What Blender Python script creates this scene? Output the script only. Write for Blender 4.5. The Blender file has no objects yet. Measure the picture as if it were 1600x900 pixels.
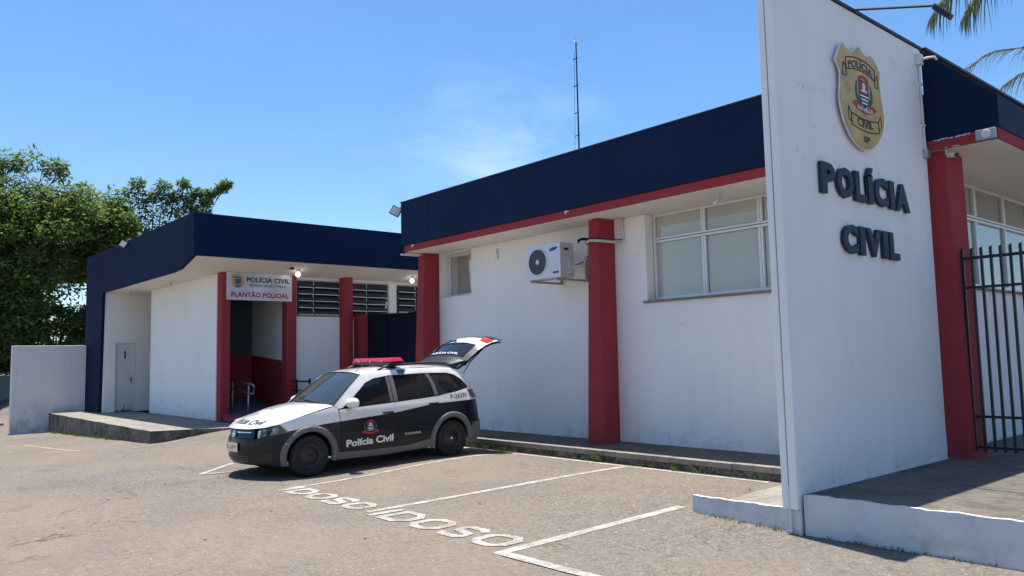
import bpy, bmesh, math, random
import numpy as np
from mathutils import Vector, Matrix
random.seed(7); rng = np.random.default_rng(11)
S = bpy.context.scene
COL = S.collection

# ------------------------------------------------------------------ camera
cd = bpy.data.cameras.new('camera'); cam = bpy.data.objects.new('camera', cd); COL.objects.link(cam)
PITCH, ROLL, YAW = map(math.radians, (5.1124, -1.24154, 49.15112))
F_ = Vector((-math.sin(YAW)*math.cos(PITCH), math.cos(YAW)*math.cos(PITCH), math.sin(PITCH)))
R_ = Vector((math.cos(YAW), math.sin(YAW), 0)); U_ = R_.cross(F_)
R2 = math.cos(ROLL)*R_+math.sin(ROLL)*U_; U2 = -math.sin(ROLL)*R_+math.cos(ROLL)*U_
m = Matrix.Identity(4)
for i in range(3): m[i][0] = R2[i]; m[i][1] = U2[i]; m[i][2] = -F_[i]
m[2][3] = 1.6
cam.matrix_world = m
cd.sensor_width = 36; cd.lens = 1234.25/1600*36; cd.clip_end = 3000; cd.clip_start = .05
S.camera = cam

# ------------------------------------------------------------------ sky, sun, exposure
SUN_DIR = Vector((.19, -.048, -1)).normalized()          # direction the light travels
elev = math.asin(-SUN_DIR.z); tosun = -SUN_DIR
W = bpy.data.worlds.new('World'); S.world = W; W.use_nodes = True
wn, wl = W.node_tree.nodes, W.node_tree.links
for n in list(wn): wn.remove(n)
wo = wn.new('ShaderNodeOutputWorld'); bg = wn.new('ShaderNodeBackground'); sky = wn.new('ShaderNodeTexSky')
sky.sky_type = 'NISHITA'; sky.sun_disc = False; sky.sun_elevation = elev
sky.sun_rotation = math.atan2(tosun.x, tosun.y); sky.altitude = 600; sky.air_density = 1.0; sky.dust_density = 1.0; sky.ozone_density = 3.0
bg.inputs['Strength'].default_value = .099
tc = wn.new('ShaderNodeTexCoord'); mp = wn.new('ShaderNodeMapping'); mp.inputs['Scale'].default_value = (1.1, 1.1, 3.6)
mp.inputs['Rotation'].default_value = (.25, .1, .3)
nz = wn.new('ShaderNodeTexNoise'); nz.inputs['Scale'].default_value = 4.2; nz.inputs['Detail'].default_value = 7; nz.inputs['Roughness'].default_value = .62
nz.inputs['Distortion'].default_value = .5
cr = wn.new('ShaderNodeValToRGB'); cr.color_ramp.elements[0].position = .40; cr.color_ramp.elements[1].position = .80
cr.color_ramp.elements[1].color = (.55, .55, .55, 1)
hs = wn.new('ShaderNodeHueSaturation'); hs.inputs['Saturation'].default_value = 1.22; hs.inputs['Value'].default_value = 1.0
mx = wn.new('ShaderNodeMixRGB'); mx.inputs['Color2'].default_value = (5.6, 6.6, 7.6, 1)
wl.new(tc.outputs['Generated'], mp.inputs['Vector']); wl.new(mp.outputs[0], nz.inputs['Vector']); wl.new(nz.outputs['Fac'], cr.inputs[0])
wl.new(sky.outputs[0], hs.inputs['Color']); wl.new(hs.outputs[0], mx.inputs['Color1']); dt = wn.new('ShaderNodeVectorMath'); dt.operation = 'DISTANCE'; dt.inputs[1].default_value = (-.733, .629, .250)
sc0 = wn.new('ShaderNodeMapRange'); sc0.inputs['From Min'].default_value = .15; sc0.inputs['From Max'].default_value = .03; sc0.inputs['To Min'].default_value = .05; sc0.inputs['To Max'].default_value = .9
ml = wn.new('ShaderNodeMath'); ml.operation = 'MULTIPLY'
wl.new(tc.outputs['Generated'], dt.inputs[0]); wl.new(dt.outputs['Value'], sc0.inputs['Value']); wl.new(sc0.outputs[0], ml.inputs[0]); wl.new(cr.outputs[0], ml.inputs[1])
wl.new(ml.outputs[0], mx.inputs['Fac'])
wl.new(mx.outputs[0], bg.inputs['Color']); wl.new(bg.outputs[0], wo.inputs['Surface'])
sd = bpy.data.lights.new('sun', 'SUN'); sd.energy = 4.2; sd.angle = math.radians(.53); sd.color = (1, .955, .89)
so = bpy.data.objects.new('sun', sd); COL.objects.link(so)
so.rotation_euler = SUN_DIR.to_track_quat('-Z', 'Y').to_euler(); so.location = (0, 0, 30)
S.view_settings.view_transform = 'Standard'; S.view_settings.look = 'None'; S.view_settings.gamma = 1
S.view_settings.exposure = 1.0
S.cycles.max_bounces = 8; S.cycles.transparent_max_bounces = 12

# ------------------------------------------------------------------ materials
def nodes(name):
    M = bpy.data.materials.new(name); M.use_nodes = True
    return M, M.node_tree.nodes, M.node_tree.links, M.node_tree.nodes['Principled BSDF']
def coord(n, l, scale=(1, 1, 1)):
    g = n.new('ShaderNodeNewGeometry'); mp = n.new('ShaderNodeMapping'); mp.inputs['Scale'].default_value = scale
    l.new(g.outputs['Position'], mp.inputs['Vector']); return mp.outputs[0]
def noise(n, l, v, sc, det=4, ro=.55, dist=0):
    t = n.new('ShaderNodeTexNoise'); t.inputs['Scale'].default_value = sc; t.inputs['Detail'].default_value = det
    t.inputs['Roughness'].default_value = ro; t.inputs['Distortion'].default_value = dist
    l.new(v, t.inputs['Vector']); return t.outputs['Fac']
def ramp(n, l, x, p0, p1, c0=(0, 0, 0, 1), c1=(1, 1, 1, 1)):
    r = n.new('ShaderNodeValToRGB'); e = r.color_ramp.elements
    e[0].position = p0; e[1].position = p1; e[0].color = c0; e[1].color = c1
    l.new(x, r.inputs[0]); return r.outputs[0]
def mix(n, l, f, a, b, mode='MIX'):
    x = n.new('ShaderNodeMixRGB'); x.blend_type = mode
    for s, v in ((x.inputs[0], f), (x.inputs[1], a), (x.inputs[2], b)):
        if hasattr(v, 'is_output'): l.new(v, s)
        else: s.default_value = v if not isinstance(v, tuple) else (*v[:3], 1)
    return x.outputs[0]
def math_(n, l, op, a, b=0.0):
    x = n.new('ShaderNodeMath'); x.operation = op
    for s, v in ((x.inputs[0], a), (x.inputs[1], b)):
        if hasattr(v, 'is_output'): l.new(v, s)
        else: s.default_value = v
    return x.outputs[0]
def bump(n, l, P, h, st, dist=.01):
    b = n.new('ShaderNodeBump'); b.inputs['Strength'].default_value = st; b.inputs['Distance'].default_value = dist
    l.new(h, b.inputs['Height']); l.new(b.outputs[0], P.inputs['Normal'])
def simple(name, c, rough=.5, metal=0, spec=.5, var=.06, vs=6, coat=0):
    M, n, l, P = nodes(name)
    v = coord(n, l); f = noise(n, l, v, vs, 5, .6)
    k = tuple(x*(1-var*2) for x in c); b = tuple(min(1, x*(1+var*1.5)) for x in c)
    l.new(ramp(n, l, f, .3, .7, (*k, 1), (*b, 1)), P.inputs['Base Color'])
    P.inputs['Roughness'].default_value = rough; P.inputs['Metallic'].default_value = metal
    P.inputs['Specular IOR Level'].default_value = spec
    if coat: P.inputs['Coat Weight'].default_value = coat; P.inputs['Coat Roughness'].default_value = .03
    return M
def plaster(name, c, dirt=(.16, .13, .10), low=.2, amount=.42, rough=.85, streak=.12):
    """painted render: fine trowel relief, faint rain streaks, splash stains near its foot (height low)"""
    M, n, l, P = nodes(name)
    v = coord(n, l); vs = coord(n, l, (3.2, 3.2, .22))
    f1 = noise(n, l, v, .7, 5, .6); f2 = noise(n, l, v, 9, 5, .65); st = noise(n, l, vs, 1.6, 4, .6)
    col = mix(n, l, ramp(n, l, f1, .35, .7), tuple(x*.93 for x in c), c)
    col = mix(n, l, math_(n, l, 'MULTIPLY', ramp(n, l, st, .52, .75), streak), col, tuple(x*.6 for x in c))
    g = n.new('ShaderNodeNewGeometry'); s = n.new('ShaderNodeSeparateXYZ'); l.new(g.outputs['Position'], s.inputs[0])
    h = math_(n, l, 'DIVIDE', math_(n, l, 'SUBTRACT', s.outputs['Z'], low), .75)
    h = math_(n, l, 'SUBTRACT', 1.0, h); hc = n.new('ShaderNodeClamp'); l.new(h, hc.inputs[0])
    hp = math_(n, l, 'POWER', hc.outputs[0], 2.2)
    blot = ramp(n, l, noise(n, l, v, 3.2, 8, .72, .4), .46, .72)
    d = math_(n, l, 'MULTIPLY', math_(n, l, 'MULTIPLY', hp, blot), amount)
    col = mix(n, l, d, col, dirt)
    vc = n.new('ShaderNodeTexVoronoi'); vc.feature = 'DISTANCE_TO_EDGE'; vc.inputs['Scale'].default_value = .9
    dv = n.new('ShaderNodeVectorMath'); dv.operation = 'ADD'; nn = n.new('ShaderNodeTexNoise'); nn.inputs['Scale'].default_value = 2.3; nn.inputs['Detail'].default_value = 5
    l.new(v, nn.inputs['Vector']); l.new(v, dv.inputs[0]); l.new(nn.outputs['Color'], dv.inputs[1]); l.new(dv.outputs[0], vc.inputs['Vector'])
    ck = math_(n, l, 'MULTIPLY', ramp(n, l, vc.outputs['Distance'], .002, .007, (1, 1, 1, 1), (0, 0, 0, 1)), ramp(n, l, noise(n, l, v, 1.1, 3), .56, .66))
    col = mix(n, l, math_(n, l, 'MULTIPLY', ck, .38), col, tuple(x*.5 for x in c))
    spots = ramp(n, l, noise(n, l, v, 6.5, 3, .5), .735, .76)
    col = mix(n, l, math_(n, l, 'MULTIPLY', spots, .35), col, tuple(x*.45 for x in c))
    l.new(col, P.inputs['Base Color']); P.inputs['Roughness'].default_value = rough
    P.inputs['Specular IOR Level'].default_value = .25
    bump(n, l, P, mix(n, l, .4, f2, noise(n, l, v, 60, 3, .6)), .25, .012)
    return M
M = {}
M['white'] = plaster('white_painted_render', (.88, .865, .835))
M['white_old'] = plaster('stained_white_render', (.76, .755, .75), dirt=(.12, .11, .10), amount=.55, streak=.28)
M['soffit'] = plaster('white_soffit_paint', (.80, .76, .70), low=-5, amount=0, streak=.05)
M['navy'] = simple('navy_painted_metal', (.003, .013, .050), .6, var=.12, vs=.8, spec=.16)
M['gate_navy'] = simple('dark_navy_sheet_metal', (.0015, .005, .020), .6, var=.1, vs=2, spec=.2)
M['navy_wall'] = simple('navy_painted_wall', (.0025, .012, .046), .7, var=.12, vs=.8, spec=.14)
M['red'] = plaster('maroon_wall_paint', (.34, .043, .052), dirt=(.20, .10, .09), amount=.7, streak=.18)
M['alu'] = simple('window_aluminium', (.72, .73, .75), .38, metal=.25, var=.02)
M['steel'] = simple('galvanised_steel', (.45, .46, .47), .35, metal=.8)
M['black_metal'] = simple('dark_painted_metal', (.012, .014, .022), .45)
M['black_plastic'] = simple('black_plastic', (.014, .015, .018), .45, vs=20)
M['grey_plastic'] = simple('grey_cladding_plastic', (.125, .122, .128), .5, vs=25)
M['grille'] = simple('grey_wire_guard', (.16, .165, .18), .5)
M['rubber'] = simple('tyre_rubber', (.012, .012, .013), .8, vs=30)
M['ac_white'] = simple('appliance_enamel', (.62, .64, .68), .35, var=.02)
M['ac_side'] = simple('appliance_beige_side', (.50, .48, .46), .45, var=.03)
M['plastic_white'] = simple('white_plastic', (.68, .66, .62), .5)
M['rope'] = simple('pipe_insulation', (.55, .52, .47), .9, var=.2, vs=40)
M['gold'] = simple('brushed_gold_plate', (.60, .40, .13), .45, metal=.15, var=.16, vs=3)
M['edge_white'] = simple('white_plate_edge', (.7, .7, .7), .5)
M['ink'] = simple('dark_print', (.012, .016, .028), .5, var=.02)
M['ink_red'] = simple('red_print', (.42, .02, .04), .5, var=.05)
M['ink_white'] = simple('white_print', (.78, .78, .77), .5, var=.02)
M['ink_green'] = simple('green_print', (.015, .10, .05), .5, var=.1)
M['ink_blue'] = simple('blue_print', (.03, .08, .42), .5)
M['sign_metal'] = simple('brushed_sign_plate', (.66, .66, .69), .4, metal=.35, var=.15, vs=1.6)
M['letter_navy'] = simple('navy_letter_foam', (.012, .026, .050), .6, var=.06)
M['car_white'] = simple('white_car_paint', (.78, .775, .755), .22, var=.015, vs=3, coat=1)
M['car_black'] = simple('black_car_paint', (.003, .0045, .012), .28, spec=.3, var=.05, vs=3, coat=.25)
M['chrome'] = simple('chrome', (.75, .75, .76), .12, metal=1, var=.02)
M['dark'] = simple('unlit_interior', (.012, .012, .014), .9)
M['lamp_red'] = simple('red_lens', (.50, .012, .035), .18, var=.08, vs=14, coat=.6)
M['lamp_dark_red'] = simple('dark_red_lens', (.12, .006, .012), .15, coat=.8)
M['floor_grey'] = simple('grey_ramp_floor', (.10, .11, .12), .7, var=.15)
M['mural'] = simple('dark_teal_wall', (.030, .065, .085), .6, var=.1)
M['door_paint'] = plaster('old_white_door_paint', (.70, .70, .69), dirt=(.05, .05, .05), low=.2, amount=.7, streak=.2)
M['jug_blue'] = simple('light_blue_plastic', (.20, .45, .62), .3)
M['rust_metal'] = simple('old_bracket_metal', (.35, .33, .30), .6, var=.2, vs=15)
M['bulb_glass'] = simple('clear_lamp_glass', (.6, .6, .58), .15)
M['tile_roof'] = simple('clay_roof_tiles', (.42, .17, .10), .8, var=.3, vs=3)
def glass(name, c, rough=.02, spec=.6):
    Mt = simple(name, c, rough, var=.03, spec=spec); return Mt
M['car_glass'] = glass('tinted_car_glass', (.010, .011, .014), .02, .7)
M['windscreen'] = glass('windscreen_glass', (.030, .040, .045), .02, .9)
M['louver_glass'] = glass('dark_louver_glass', (.020, .030, .045), .08, .7)
def pane_glass():
    Mt, n, l, P = nodes('clear_window_glass')
    gl = n.new('ShaderNodeBsdfGlossy'); gl.inputs['Roughness'].default_value = .01
    tr = n.new('ShaderNodeBsdfTransparent'); tr.inputs[0].default_value = (.93, .94, .93, 1)
    fr = n.new('ShaderNodeFresnel'); fr.inputs[0].default_value = 1.45
    f = math_(n, l, 'ADD', math_(n, l, 'MULTIPLY', fr.outputs[0], .55), .015)
    mxs = n.new('ShaderNodeMixShader'); l.new(f, mxs.inputs[0]); l.new(tr.outputs[0], mxs.inputs[1]); l.new(gl.outputs[0], mxs.inputs[2])
    l.new(mxs.outputs[0], n['Material Output'].inputs[0]); return Mt
M['pane'] = pane_glass()
M['blind'] = simple('beige_roller_blind', (.80, .78, .72), .9, var=.03, vs=1)
def headlight():
    Mt, n, l, P = nodes('headlamp_lens')
    v = coord(n, l, (1, 1, 1)); f = noise(n, l, v, 9, 2, .5)
    l.new(ramp(n, l, f, .50, .66, (.015, .018, .022, 1), (.20, .22, .25, 1)), P.inputs['Base Color'])
    P.inputs['Roughness'].default_value = .08; P.inputs['Metallic'].default_value = .4; P.inputs['Coat Weight'].default_value = 1; return Mt
M['headlight'] = headlight()
def emis(name, c, st):
    Mt, n, l, P = nodes(name); P.inputs['Emission Color'].default_value = (*c, 1); P.inputs['Emission Strength'].default_value = st
    P.inputs['Base Color'].default_value = (*c, 1); return Mt
M['bulb_on'] = emis('lit_bulb', (1, .95, .85), 2.2)
def asphalt():
    Mt, n, l, P = nodes('worn_asphalt')
    v = coord(n, l)
    vo = n.new('ShaderNodeTexVoronoi'); vo.inputs['Scale'].default_value = 62; l.new(v, vo.inputs['Vector'])
    sp = n.new('ShaderNodeSeparateXYZ'); l.new(vo.outputs['Color'], sp.inputs[0])
    stones = ramp(n, l, sp.outputs[0], .0, 1, (.040, .036, .032, 1), (.280, .245, .205, 1))
    vo2 = n.new('ShaderNodeTexVoronoi'); vo2.inputs['Scale'].default_value = 24; l.new(v, vo2.inputs['Vector'])
    sp2 = n.new('ShaderNodeSeparateXYZ'); l.new(vo2.outputs['Color'], sp2.inputs[0])
    stones = mix(n, l, .42, stones, ramp(n, l, sp2.outputs[1], 0, 1, (.06, .054, .047, 1), (.265, .226, .185, 1)))
    big = noise(n, l, v, .23, 6, .6, .3); mid = noise(n, l, v, 1.3, 7, .65, .3)
    col = mix(n, l, ramp(n, l, mid, .3, .75), stones, (.235, .192, .145))
    col = mix(n, l, .38, stones, col)
    col = mix(n, l, math_(n, l, 'MULTIPLY', ramp(n, l, big, .40, .62), .55), col, (.26, .198, .14))
    col = mix(n, l, math_(n, l, 'MULTIPLY', ramp(n, l, noise(n, l, v, .55, 5, .6), .50, .70), .42), col, (.115, .108, .105))
    vw = coord(n, l, (.5, 2.4, 1)); scr = ramp(n, l, noise(n, l, vw, 2.2, 4, .7, 1.2), .70, .74)
    col = mix(n, l, math_(n, l, 'MULTIPLY', scr, .30), col, (.05, .048, .05))
    bits = ramp(n, l, sp.outputs[2], .9965, .998); col = mix(n, l, bits, col, (.42, .39, .35))
    col = mix(n, l, math_(n, l, 'MULTIPLY', ramp(n, l, noise(n, l, v, .95, 3, .5, .2), .66, .74), .40), col, (.075, .072, .070))
    # joint lines and hairline cracks
    vc = n.new('ShaderNodeTexVoronoi'); vc.feature = 'DISTANCE_TO_EDGE'; vc.inputs['Scale'].default_value = .33
    dv = n.new('ShaderNodeVectorMath'); dv.operation = 'ADD'; nn = n.new('ShaderNodeTexNoise'); nn.inputs['Scale'].default_value = 1.7; nn.inputs['Detail'].default_value = 5
    l.new(v, nn.inputs['Vector']); l.new(v, dv.inputs[0]); l.new(nn.outputs['Color'], dv.inputs[1]); l.new(dv.outputs[0], vc.inputs['Vector'])
    ck = ramp(n, l, vc.outputs['Distance'], .0025, .006, (1, 1, 1, 1), (0, 0, 0, 1))
    ck = math_(n, l, 'MULTIPLY', ck, ramp(n, l, noise(n, l, v, .8, 3), .5, .62))
    col = mix(n, l, math_(n, l, 'MULTIPLY', ck, .8), col, (.045, .04, .035))
    col = mix(n, l, .17, col, (.03, .035, .04))
    l.new(col, P.inputs['Base Color']); P.inputs['Roughness'].default_value = .9; P.inputs['Specular IOR Level'].default_value = .25
    bump(n, l, P, vo.outputs['Distance'], .55, .006)
    return Mt
M['asphalt'] = asphalt()
def concrete(name, c0, c1, dirt, amt=.6, sc=1.0):
    Mt, n, l, P = nodes(name); v = coord(n, l)
    a = noise(n, l, v, 1.1*sc, 8, .68, .3); b = noise(n, l, v, 7*sc, 6, .7)
    col = ramp(n, l, a, .3, .7, (*c0, 1), (*c1, 1))
    col = mix(n, l, math_(n, l, 'MULTIPLY', ramp(n, l, b, .45, .7), amt), col, dirt)
    col = mix(n, l, math_(n, l, 'MULTIPLY', ramp(n, l, noise(n, l, v, 34, 3, .6), .62, .68), .5), col, tuple(min(1, x*1.7) for x in c1))
    l.new(col, P.inputs['Base Color']); P.inputs['Roughness'].default_value = .92
    bump(n, l, P, mix(n, l, .5, b, noise(n, l, v, 45, 4, .6)), .5, .012); return Mt
M['conc'] = concrete('old_concrete_slab', (.17, .15, .125), (.30, .27, .225), (.09, .08, .065))
M['conc_dark'] = concrete('dark_concrete_slab', (.075, .068, .055), (.18, .155, .12), (.035, .033, .025), .7)  # darker concrete tone for the pavement and terrace tops
M['kerb_dark'] = concrete('dark_mottled_kerb_face', (.018, .017, .015), (.26, .23, .19), (.014, .014, .013), .9, 2.1)  # near-black to tan mottling for the sides of pavement and platform
M['kerb_paint'] = plaster('chipped_white_kerb_paint', (.62, .62, .63), dirt=(.10, .095, .085), low=0, amount=.5)
def roadpaint():
    Mt, n, l, P = nodes('worn_road_paint'); v = coord(n, l)
    w = ramp(n, l, mix(n, l, .5, noise(n, l, v, 55, 3, .7), noise(n, l, v, 4, 5, .7)), .46, .62)
    vo = n.new('ShaderNodeTexVoronoi'); vo.inputs['Scale'].default_value = 62; l.new(v, vo.inputs['Vector'])
    l.new(mix(n, l, w, (.23, .205, .175), (.50, .48, .44)), P.inputs['Base Color']); P.inputs['Roughness'].default_value = .8
    bump(n, l, P, vo.outputs['Distance'], .4, .005); return Mt
M['paint'] = roadpaint()
def leafmat(name, c0, c1, tr=.35):
    Mt, n, l, P = nodes(name); v = coord(n, l)
    oi = n.new('ShaderNodeNewGeometry')
    f = noise(n, l, v, 1.4, 3, .6); r = oi.outputs['Random Per Island']
    col = mix(n, l, math_(n, l, 'ADD', math_(n, l, 'MULTIPLY', f, .6), math_(n, l, 'MULTIPLY', r, .4)), c0, c1)
    l.new(col, P.inputs['Base Color']); P.inputs['Roughness'].default_value = .5; P.inputs['Specular IOR Level'].default_value = .3
    t = n.new('ShaderNodeBsdfTranslucent'); l.new(mix(n, l, .4, col, (.16, .22, .03)), t.inputs[0])
    ms = n.new('ShaderNodeMixShader'); ms.inputs[0].default_value = tr
    l.new(P.outputs[0], ms.inputs[1]); l.new(t.outputs[0], ms.inputs[2]); l.new(ms.outputs[0], n['Material Output'].inputs[0]); return Mt
M['leaf'] = leafmat('tree_leaves', (.045, .100, .030), (.22, .32, .095), .5)
M['leaf_light'] = leafmat('airy_tree_leaves', (.07, .12, .035), (.19, .26, .09), .5)
M['leaf_shrub'] = leafmat('pale_shrub_leaves', (.07, .11, .03), (.22, .26, .10), .35)
M['grass'] = leafmat('grass_blades', (.06, .10, .02), (.16, .20, .06), .3)
M['palm'] = leafmat('palm_leaflets', (.035, .07, .03), (.09, .13, .06), .3)
M['palm_dry'] = leafmat('dry_palm_leaflets', (.16, .14, .10), (.34, .29, .22), .35)
M['bark'] = concrete('bark', (.06, .045, .035), (.14, .11, .085), (.03, .025, .02), .5, 3)
M['stem'] = simple('palm_stem', (.16, .13, .10), .7, var=.2)

# ------------------------------------------------------------------ helpers
def link(name, me, mat=None, parent=None, loc=None):
    o = bpy.data.objects.new(name, me); COL.objects.link(o)
    if mat is not None:
        for x in (mat if isinstance(mat, (list, tuple)) else [mat]): me.materials.append(x)
    if parent is not None: o.parent = parent
    if loc is not None: o.location = loc
    return o
def tag(o, label=None, cat=None, group=None, kind=None):
    if label: o['label'] = label
    if cat: o['category'] = cat
    if group: o['group'] = group
    if kind: o['kind'] = kind
    return o
def empty(name, label, cat, loc=(0, 0, 0), rz=0, group=None):
    o = bpy.data.objects.new(name, None); COL.objects.link(o); o.location = loc; o.rotation_euler = (0, 0, rz)
    o.empty_display_size = .2
    bpy.context.view_layer.update()
    return tag(o, label, cat, group)
def put(name, bm, mat, parent=None, smooth=False, bevel=0, world=True):
    """bmesh -> object; geometry given in world coordinates, moved into the parent's frame when world=True"""
    me = bpy.data.meshes.new(name)
    if parent is not None and world:
        mw = parent.matrix_basis.copy(); pp = parent.parent
        while pp is not None: mw = pp.matrix_basis @ mw; pp = pp.parent
        bmesh.ops.transform(bm, matrix=mw.inverted(), verts=bm.verts)
    if smooth:
        for f in bm.faces: f.smooth = True
    bm.to_mesh(me); bm.free()
    o = link(name, me, mat, parent)
    if bevel:
        b = o.modifiers.new('bevel', 'BEVEL'); b.width = bevel; b.segments = 2; b.limit_method = 'ANGLE'; b.angle_limit = math.radians(40)
    return o
def B(*boxes):
    bm = bmesh.new()
    for b in boxes: add_box(bm, *b)
    return bm
def add_box(bm, x0, x1, y0, y1, z0, z1):
    r = bmesh.ops.create_cube(bm, size=1)
    for v in r['verts']:
        v.co = Vector((x0+(v.co.x+.5)*(x1-x0), y0+(v.co.y+.5)*(y1-y0), z0+(v.co.z+.5)*(z1-z0)))
    return r['verts']
def add_prism(bm, pts, f0, f1):
    """pts 2-D, f0/f1 map 2-D -> 3-D for the two caps"""
    a = [bm.verts.new(f0(*p)) for p in pts]; b = [bm.verts.new(f1(*p)) for p in pts]
    n = len(pts)
    bm.faces.new(a); bm.faces.new(b[::-1])
    for i in range(n): bm.faces.new((a[i], b[i], b[(i+1) % n], a[(i+1) % n]))
    bmesh.ops.recalc_face_normals(bm, faces=bm.faces)
def hexa(bm, bot, top):
    a = [bm.verts.new(p) for p in bot]; b = [bm.verts.new(p) for p in top]; n = len(a)
    fs = [bm.faces.new(a[::-1]), bm.faces.new(b)]
    for i in range(n): fs.append(bm.faces.new((a[i], a[(i+1) % n], b[(i+1) % n], b[i])))
    bmesh.ops.recalc_face_normals(bm, faces=fs)
def add_tube(bm, pts, r, seg=8, caps=True):
    pts = [Vector(p) for p in pts]; rs = r if isinstance(r, (list, tuple)) else [r]*len(pts)
    rings = []; up = Vector((0, 0, 1))
    for i, p in enumerate(pts):
        d = (pts[min(i+1, len(pts)-1)]-pts[max(i-1, 0)]).normalized()
        a = d.cross(up)
        if a.length < .05: a = d.cross(Vector((1, 0, 0)))
        a.normalize(); b = d.cross(a)
        rings.append([bm.verts.new(p+rs[i]*(math.cos(t)*a+math.sin(t)*b)) for t in [2*math.pi*k/seg for k in range(seg)]])
    for i in range(len(rings)-1):
        for k in range(seg): bm.faces.new((rings[i][k], rings[i][(k+1) % seg], rings[i+1][(k+1) % seg], rings[i+1][k]))
    if caps: bm.faces.new(rings[0][::-1]); bm.faces.new(rings[-1])
    bmesh.ops.recalc_face_normals(bm, faces=bm.faces)
    return bm
def add_lathe(bm, prof, origin, axis=(0, 0, 1), seg=24):
    """prof: (radius, height) along axis"""
    q = Vector((0, 0, 1)).rotation_difference(Vector(axis).normalized()); o = Vector(origin); rings = []
    for r, h in prof:
        rings.append([bm.verts.new(o+q @ Vector((max(r, 1e-4)*math.cos(t), max(r, 1e-4)*math.sin(t), h))) for t in [2*math.pi*k/seg for k in range(seg)]])
    fs = []
    for i in range(len(rings)-1):
        for k in range(seg): fs.append(bm.faces.new((rings[i][k], rings[i][(k+1) % seg], rings[i+1][(k+1) % seg], rings[i+1][k])))
    bmesh.ops.recalc_face_normals(bm, faces=fs)
    return bm
def lerp(a, b, t): return a+(b-a)*t
def tab(t, x):
    if x <= t[0][0]: return t[0][1]
    for (a, b), (c, d) in zip(t, t[1:]):
        if x <= c: return b+(d-b)*(x-a)/(c-a)
    return t[-1][1]
def sm(x): x = max(0, min(1, x)); return x*x*(3-2*x)
def glyphs(txt, bold=.0, sub=3):
    cu = bpy.data.curves.new('t', 'FONT'); cu.body = txt; cu.size = 1; cu.offset = bold; cu.resolution_u = sub; cu.fill_mode = 'FRONT'
    o = bpy.data.objects.new('t', cu); COL.objects.link(o); dg = bpy.context.evaluated_depsgraph_get(); dg.update()
    me = bpy.data.meshes.new_from_object(o.evaluated_get(dg)); bpy.data.objects.remove(o); bpy.data.curves.remove(cu)
    vs = [v.co.copy() for v in me.vertices]; fs = [list(p.vertices) for p in me.polygons]; bpy.data.meshes.remove(me)
    return vs, fs
_gc = {}
def glyph_fit(ch, w, h, bold=.03):
    """one letter as (bmesh) in the unit frame, fitted to w x h; accents keep their place above"""
    base = {'Í': 'I', 'Ã': 'A', 'í': None}.get(ch, ch)
    key = (ch, bold)
    if key not in _gc: _gc[key] = glyphs(ch, bold)
    vs, fs = _gc[key]
    if base and base != ch:
        bv, _ = glyphs(base, bold)
    else: bv = vs
    x0 = min(v.x for v in bv); x1 = max(v.x for v in bv); y0 = min(v.y for v in bv); y1 = max(v.y for v in bv)
    bm = bmesh.new(); V = [bm.verts.new(((v.x-x0)/(x1-x0)*w if base == ch else (v.x-(x0+x1)/2)*h/(y1-y0)*.9+w/2 if v.y > y1+.01 else (v.x-x0)/(x1-x0)*w, (v.y-y0)/(y1-y0)*h, 0)) for v in vs]
    for f in fs:
        try: bm.faces.new([V[i] for i in f])
        except ValueError: pass
    return bm
def text_bm(txt, w, h, bold=.02, xh=True):
    """a line of lettering fitted to width w; cap height h"""
    vs, fs = glyphs(txt, bold)
    x0 = min(v.x for v in vs); x1 = max(v.x for v in vs)
    cv, _ = glyphs('E', bold); y0 = min(v.y for v in cv); y1 = max(v.y for v in cv)
    bm = bmesh.new(); V = [bm.verts.new(((v.x-x0)/(x1-x0)*w, (v.y-y0)/(y1-y0)*h, 0)) for v in vs]
    for f in fs:
        try: bm.faces.new([V[i] for i in f])
        except ValueError: pass
    return bm
def mapbm(bm, fn):
    for v in bm.verts: v.co = Vector(fn(v.co.x, v.co.y, v.co.z))
    return bm
def extrude_flat(bm, d):
    """give a flat z=0 glyph thickness d (towards +z)"""
    r = bmesh.ops.extrude_face_region(bm, geom=bm.faces[:])
    for g in r['geom']:
        if isinstance(g, bmesh.types.BMVert): g.co.z += d
    bmesh.ops.recalc_face_normals(bm, faces=bm.faces); return bm
def fast_mesh(name, V, Fq):
    """V (n,3) array, Fq (m,k) faces"""
    me = bpy.data.meshes.new(name); k = Fq.shape[1]
    me.vertices.add(len(V)); me.vertices.foreach_set('co', V.astype(np.float32).ravel())
    me.loops.add(Fq.size); me.loops.foreach_set('vertex_index', Fq.astype(np.int32).ravel())
    me.polygons.add(len(Fq)); me.polygons.foreach_set('loop_start', np.arange(0, Fq.size, k, dtype=np.int32))
    me.update(calc_edges=True); return me

# ------------------------------------------------------------------ ground
def gh(x, y):
    """height of the asphalt: level bays, a rise towards the entrance, a fall to the far left"""
    a = .2*sm((y-5.3)/2.0)*sm((-x-15.0)/3.0)
    if y > 7.2: a = max(a, .19*sm((-x-15.0)/3.0))
    b = -.42*max(0, min(1, (-x-16)/13.5))*(1-sm((y-5.2)/2.2))
    if x > -18.5: b *= sm((-x-16)/2.5)
    c = .055*sm((y-5.2)/2.2)*(1-sm((y-7.9)/1.0))*sm((-x-7)/3.0)*(1-sm((-x-14)/2.0))
    return a+b+c
def axis(lo, hi, f0, f1, st, grow=1.35):
    mid = list(np.arange(f0, f1+1e-6, st)); l, s = [], st
    x = f0
    while x > lo: s *= grow; x -= s; l.append(x)
    r, s, x = [], st, f1
    while x < hi: s *= grow; x += s; r.append(x)
    return l[::-1]+mid+r
gx = axis(-420, 420, -36, 3, .15); gy = axis(-420, 420, -1, 14, .15)
V = np.array([(x, y, gh(x, y)) for y in gy for x in gx]); nx = len(gx)
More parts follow.
